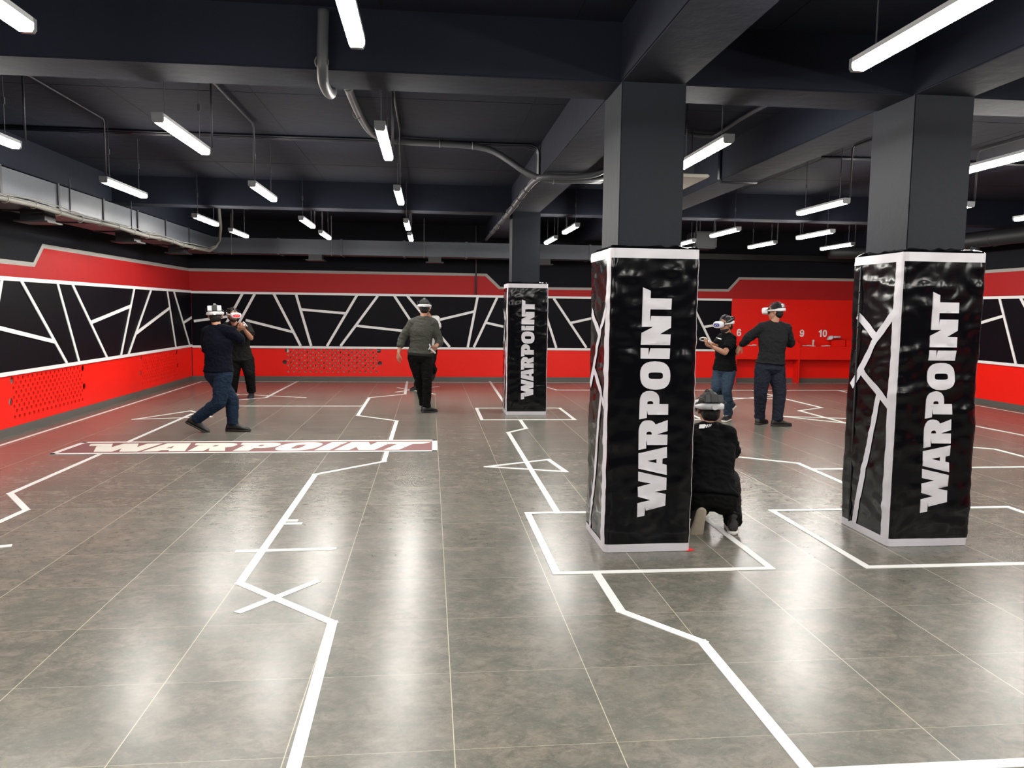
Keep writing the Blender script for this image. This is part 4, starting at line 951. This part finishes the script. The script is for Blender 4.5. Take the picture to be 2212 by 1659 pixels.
t4, s4 = person('person in white tee bending behind the man in grey sweater, one foot lifted', J, dict(trousers=M['blackpants'], shirt=M['whitetee'], sleeve='short', hem=.02, beard=True, shoe=M['shoe'], sole=M['shoesole'],
    headset=dict(label='headset of the man in white tee, hidden behind the grey sweater man'), ctl={}))
# 5 man in black tee and washed jeans, aiming left
J = dict(gr='L', w=.96, P=Y(1565, 796, 11.0), Ch=Y(1568, 750, 11.0), Nk=Y(1571, 720, 11.0), Hd=Y(1568, 701, 11.0), fp=V(-.9, -.5, 0), fc=V(-.85, -.5, 0), hf=V(-.93, -.33, -.12),
    SL=Y(1581, 732, 10.88), EL=Y(1566, 762, 10.72), WL=Y(1540, 750, 10.72), SR=Y(1558, 730, 11.12), ER=Y(1547, 751, 11.0), WR=Y(1537, 742, 10.80),
    HL=(V(-.95, -.1, .25), V(.2, .1, 1), .55, -1), HR=(V(-.9, -.3, .1), V(.1, -.2, .9), .8, 1),
    KL=Y(1570, 843, 10.82), AL=Y(1573, 893, 10.98), TL=(V(-.62, -.75, 0), Z_), KR=Y(1547, 838, 10.92), AR=Y(1578, 874, 11.45), TR=(V(-.75, -.45, -.5), V(-.5, -.2, .85)))
t5, s5 = person('person in black tee and washed blue jeans aiming a controller to the left', J, dict(trousers=M['jean2'], shirt=M['blacktee'], sleeve='short', hem=.03, beard=True, shoe=M['shoe'], sole=M['solewhite'],
    headset=dict(label='white headset with blue-violet front sticker worn by the man in jeans aiming left', front=M['purple'], pack=M['black']), ctl={'R': 'white ring controller aimed left by the man in black tee and jeans'}))
decal_on(s5, s5, [[(1547.5, 728.2), (1558.5, 731.6), (1558, 733.6), (1547, 730.2)]], M['print'])
# 6 man in charcoal sweater seen from behind
J = dict(w=1.08, P=Y(1664, 789, 10.5), Ch=Y(1670, 734, 10.5), Nk=Y(1673, 697, 10.5), Hd=Y(1675, 673, 10.5), fp=V(-.05, 1, 0), fc=V(-.08, 1, 0), hf=V(-.82, .55, -.05),
    SL=Y(1646, 708, 10.52), EL=Y(1619, 728, 10.62), WL=Y(1601, 746, 10.80), SR=Y(1698, 709, 10.5), ER=Y(1707, 741, 10.62), WR=Y(1698, 738, 10.86),
    HL=(V(-.45, .1, -.75), V(.6, .3, 0), .4, 1), HR=(V(-.2, 1, .1), V(-1, 0, 0), .8, 1),
    KL=Y(1643, 848, 10.5), AL=Y(1641, 900, 10.62), TL=(V(.72, .6, 0), Z_), KR=Y(1684, 849, 10.45), AR=Y(1679, 903, 10.45), TR=(V(.95, .05, 0), Z_))
t6, s6 = person('person in charcoal sweater and slate trousers seen from behind, left arm held out', J, dict(trousers=M['slatejean'], shirt=M['charcoal'], sleeve='long', cuffk=.82, sg=.024, hem=-.02, tg=.026, shoe=M['brownshoe'], sole=M['shoesole'], shk=1.08,
    headset=dict(label='white headset with white pack worn by the man in charcoal sweater', pack=M['white']), ctl={}))
# 7 crouching player beside the nearest column
kn = Y(1512, 1100, 5.78); kn.z = .075
J = dict(gr='R', w=.96, P=Y(1537, 1064, 5.34), Ch=Y(1535, 983, 5.46), Nk=Y(1532, 917, 5.54), Hd=Y(1531, 883, 5.58), fp=V(.05, 1, 0), fc=V(.03, 1, 0), hf=V(.02, 1, -.05),
    SL=Y(1495, 940, 5.47), EL=Y(1489, 990, 5.62), WL=Y(1508, 985, 5.88), SR=Y(1570, 940, 5.47), ER=Y(1579, 988, 5.60), WR=Y(1556, 985, 5.88),
    HL=(V(.3, 1, .2), V(.7, -.2, 0), .8, -1), HR=(V(-.3, 1, .2), V(-.7, -.2, 0), .8, 1),
    KL=kn, AL=V(1.905, 5.32, .155), TL=(V(-.05, .35, -.94), V(-.02, .94, .35)), KR=Y(1577, 1036, 5.74), AR=V(2.185, 5.34, .085), TR=(V(.30, .95, 0), Z_))
t7, s7 = person('person in black clothes crouching on one knee beside the nearest wrapped column', J, dict(trousers=M['blackpants'], shirt=M['blacktee'], sleeve='short', sg=.026, hem=.03, tg=.018, tl=.95, shoe=M['shoe'], sole=M['solewhite'], soleL=M['solegum'],
    headset=dict(label='white headset with dark grey battery pack worn by the crouching player', pack=M['dgrey'], pks=1.1), ctl={}))
decal_on(s7, s7, [[(1511, 917), (1523, 916), (1526, 919), (1521, 925), (1509.5, 925.5)], [(1527, 917), (1530.5, 916.5), (1527.5, 923.5), (1524.5, 923.8)], [(1532, 916.6), (1534.5, 916.4), (1532, 922.6), (1529.6, 922.9)], [(1535.5, 916), (1537.5, 915.8), (1535.8, 921), (1533.9, 921.3)]], M['print'])
# things on the red counter
def spare(x, y, z, lab):
    q = thing('vr_headset', (x, y, z), lab, 'headset')
    mb = MB(); mb.loft([((x-.05, y, z+.05), (0, .075, 0), (.03, 0, .045), 3), ((x-.0, y, z+.055), (0, .085, 0), (.02, 0, .05), 3), ((x+.03, y, z+.06), (0, .075, 0), (.01, 0, .042), 3)], 20); mb.build('visor', M['white'], q, smooth=True)
    mb = MB(); R = []
    for i in range(21):
        th = math.pi*i/20; R.append([Vector((x+.03+.19*math.sin(th), y+.08*math.cos(th), z+.07+dz)) + Vector((math.sin(th), math.cos(th)*.5, 0))*dn for dz, dn in ((-.02, 0), (.02, 0), (.02, .012), (-.02, .012))])
    mb.rings(R); mb.build('halo_strap', M['white'], q, smooth=True)
spare(9.12, 17.02, .985, 'spare white headset hanging over the red box right of number 10')
def stick(x, y, z, lab, up=True):
    q = thing('game_controller', (x, y, z), lab, 'controller')
    if up:
        mb = MB(); mb.tube([(x, y, z+.002), (x, y, z+.016)], .055, 20); mb.build('stand', M['white'], q)
        mb = MB(); mb.chain([V(x, y, z+.02), V(x, y, z+.08), V(x+.005, y, z+.13)], [.018, .020, .024], 12); mb.build('grip', M['white'], q, smooth=True)
    else:
        mb = MB(); mb.torus((x, y, z+.012), Vector((1, 0, 0)), Vector((0, 1, 0)), .055, .010, 24, 8, rx=.05); mb.build('tracking_ring', M['white'], q, smooth=True)
        mb = MB(); mb.chain([V(x+.05, y, z+.018), V(x+.13, y-.02, z+.018)], [.016, .014], 10); mb.build('grip', M['white'], q, smooth=True)
stick(8.70, 17.02, .838, 'white controller standing upright on the red counter below number 9')
stick(8.53, 17.05, .838, 'white controller lying on the red counter left of the upright one', False)
stick(8.95, 17.0, .838, 'white controller lying on the red counter below number 10', False)
stick(7.22, 17.03, .838, 'white controller lying on the red counter by the man in jeans', False)

bpy.data.scenes.remove(TS)
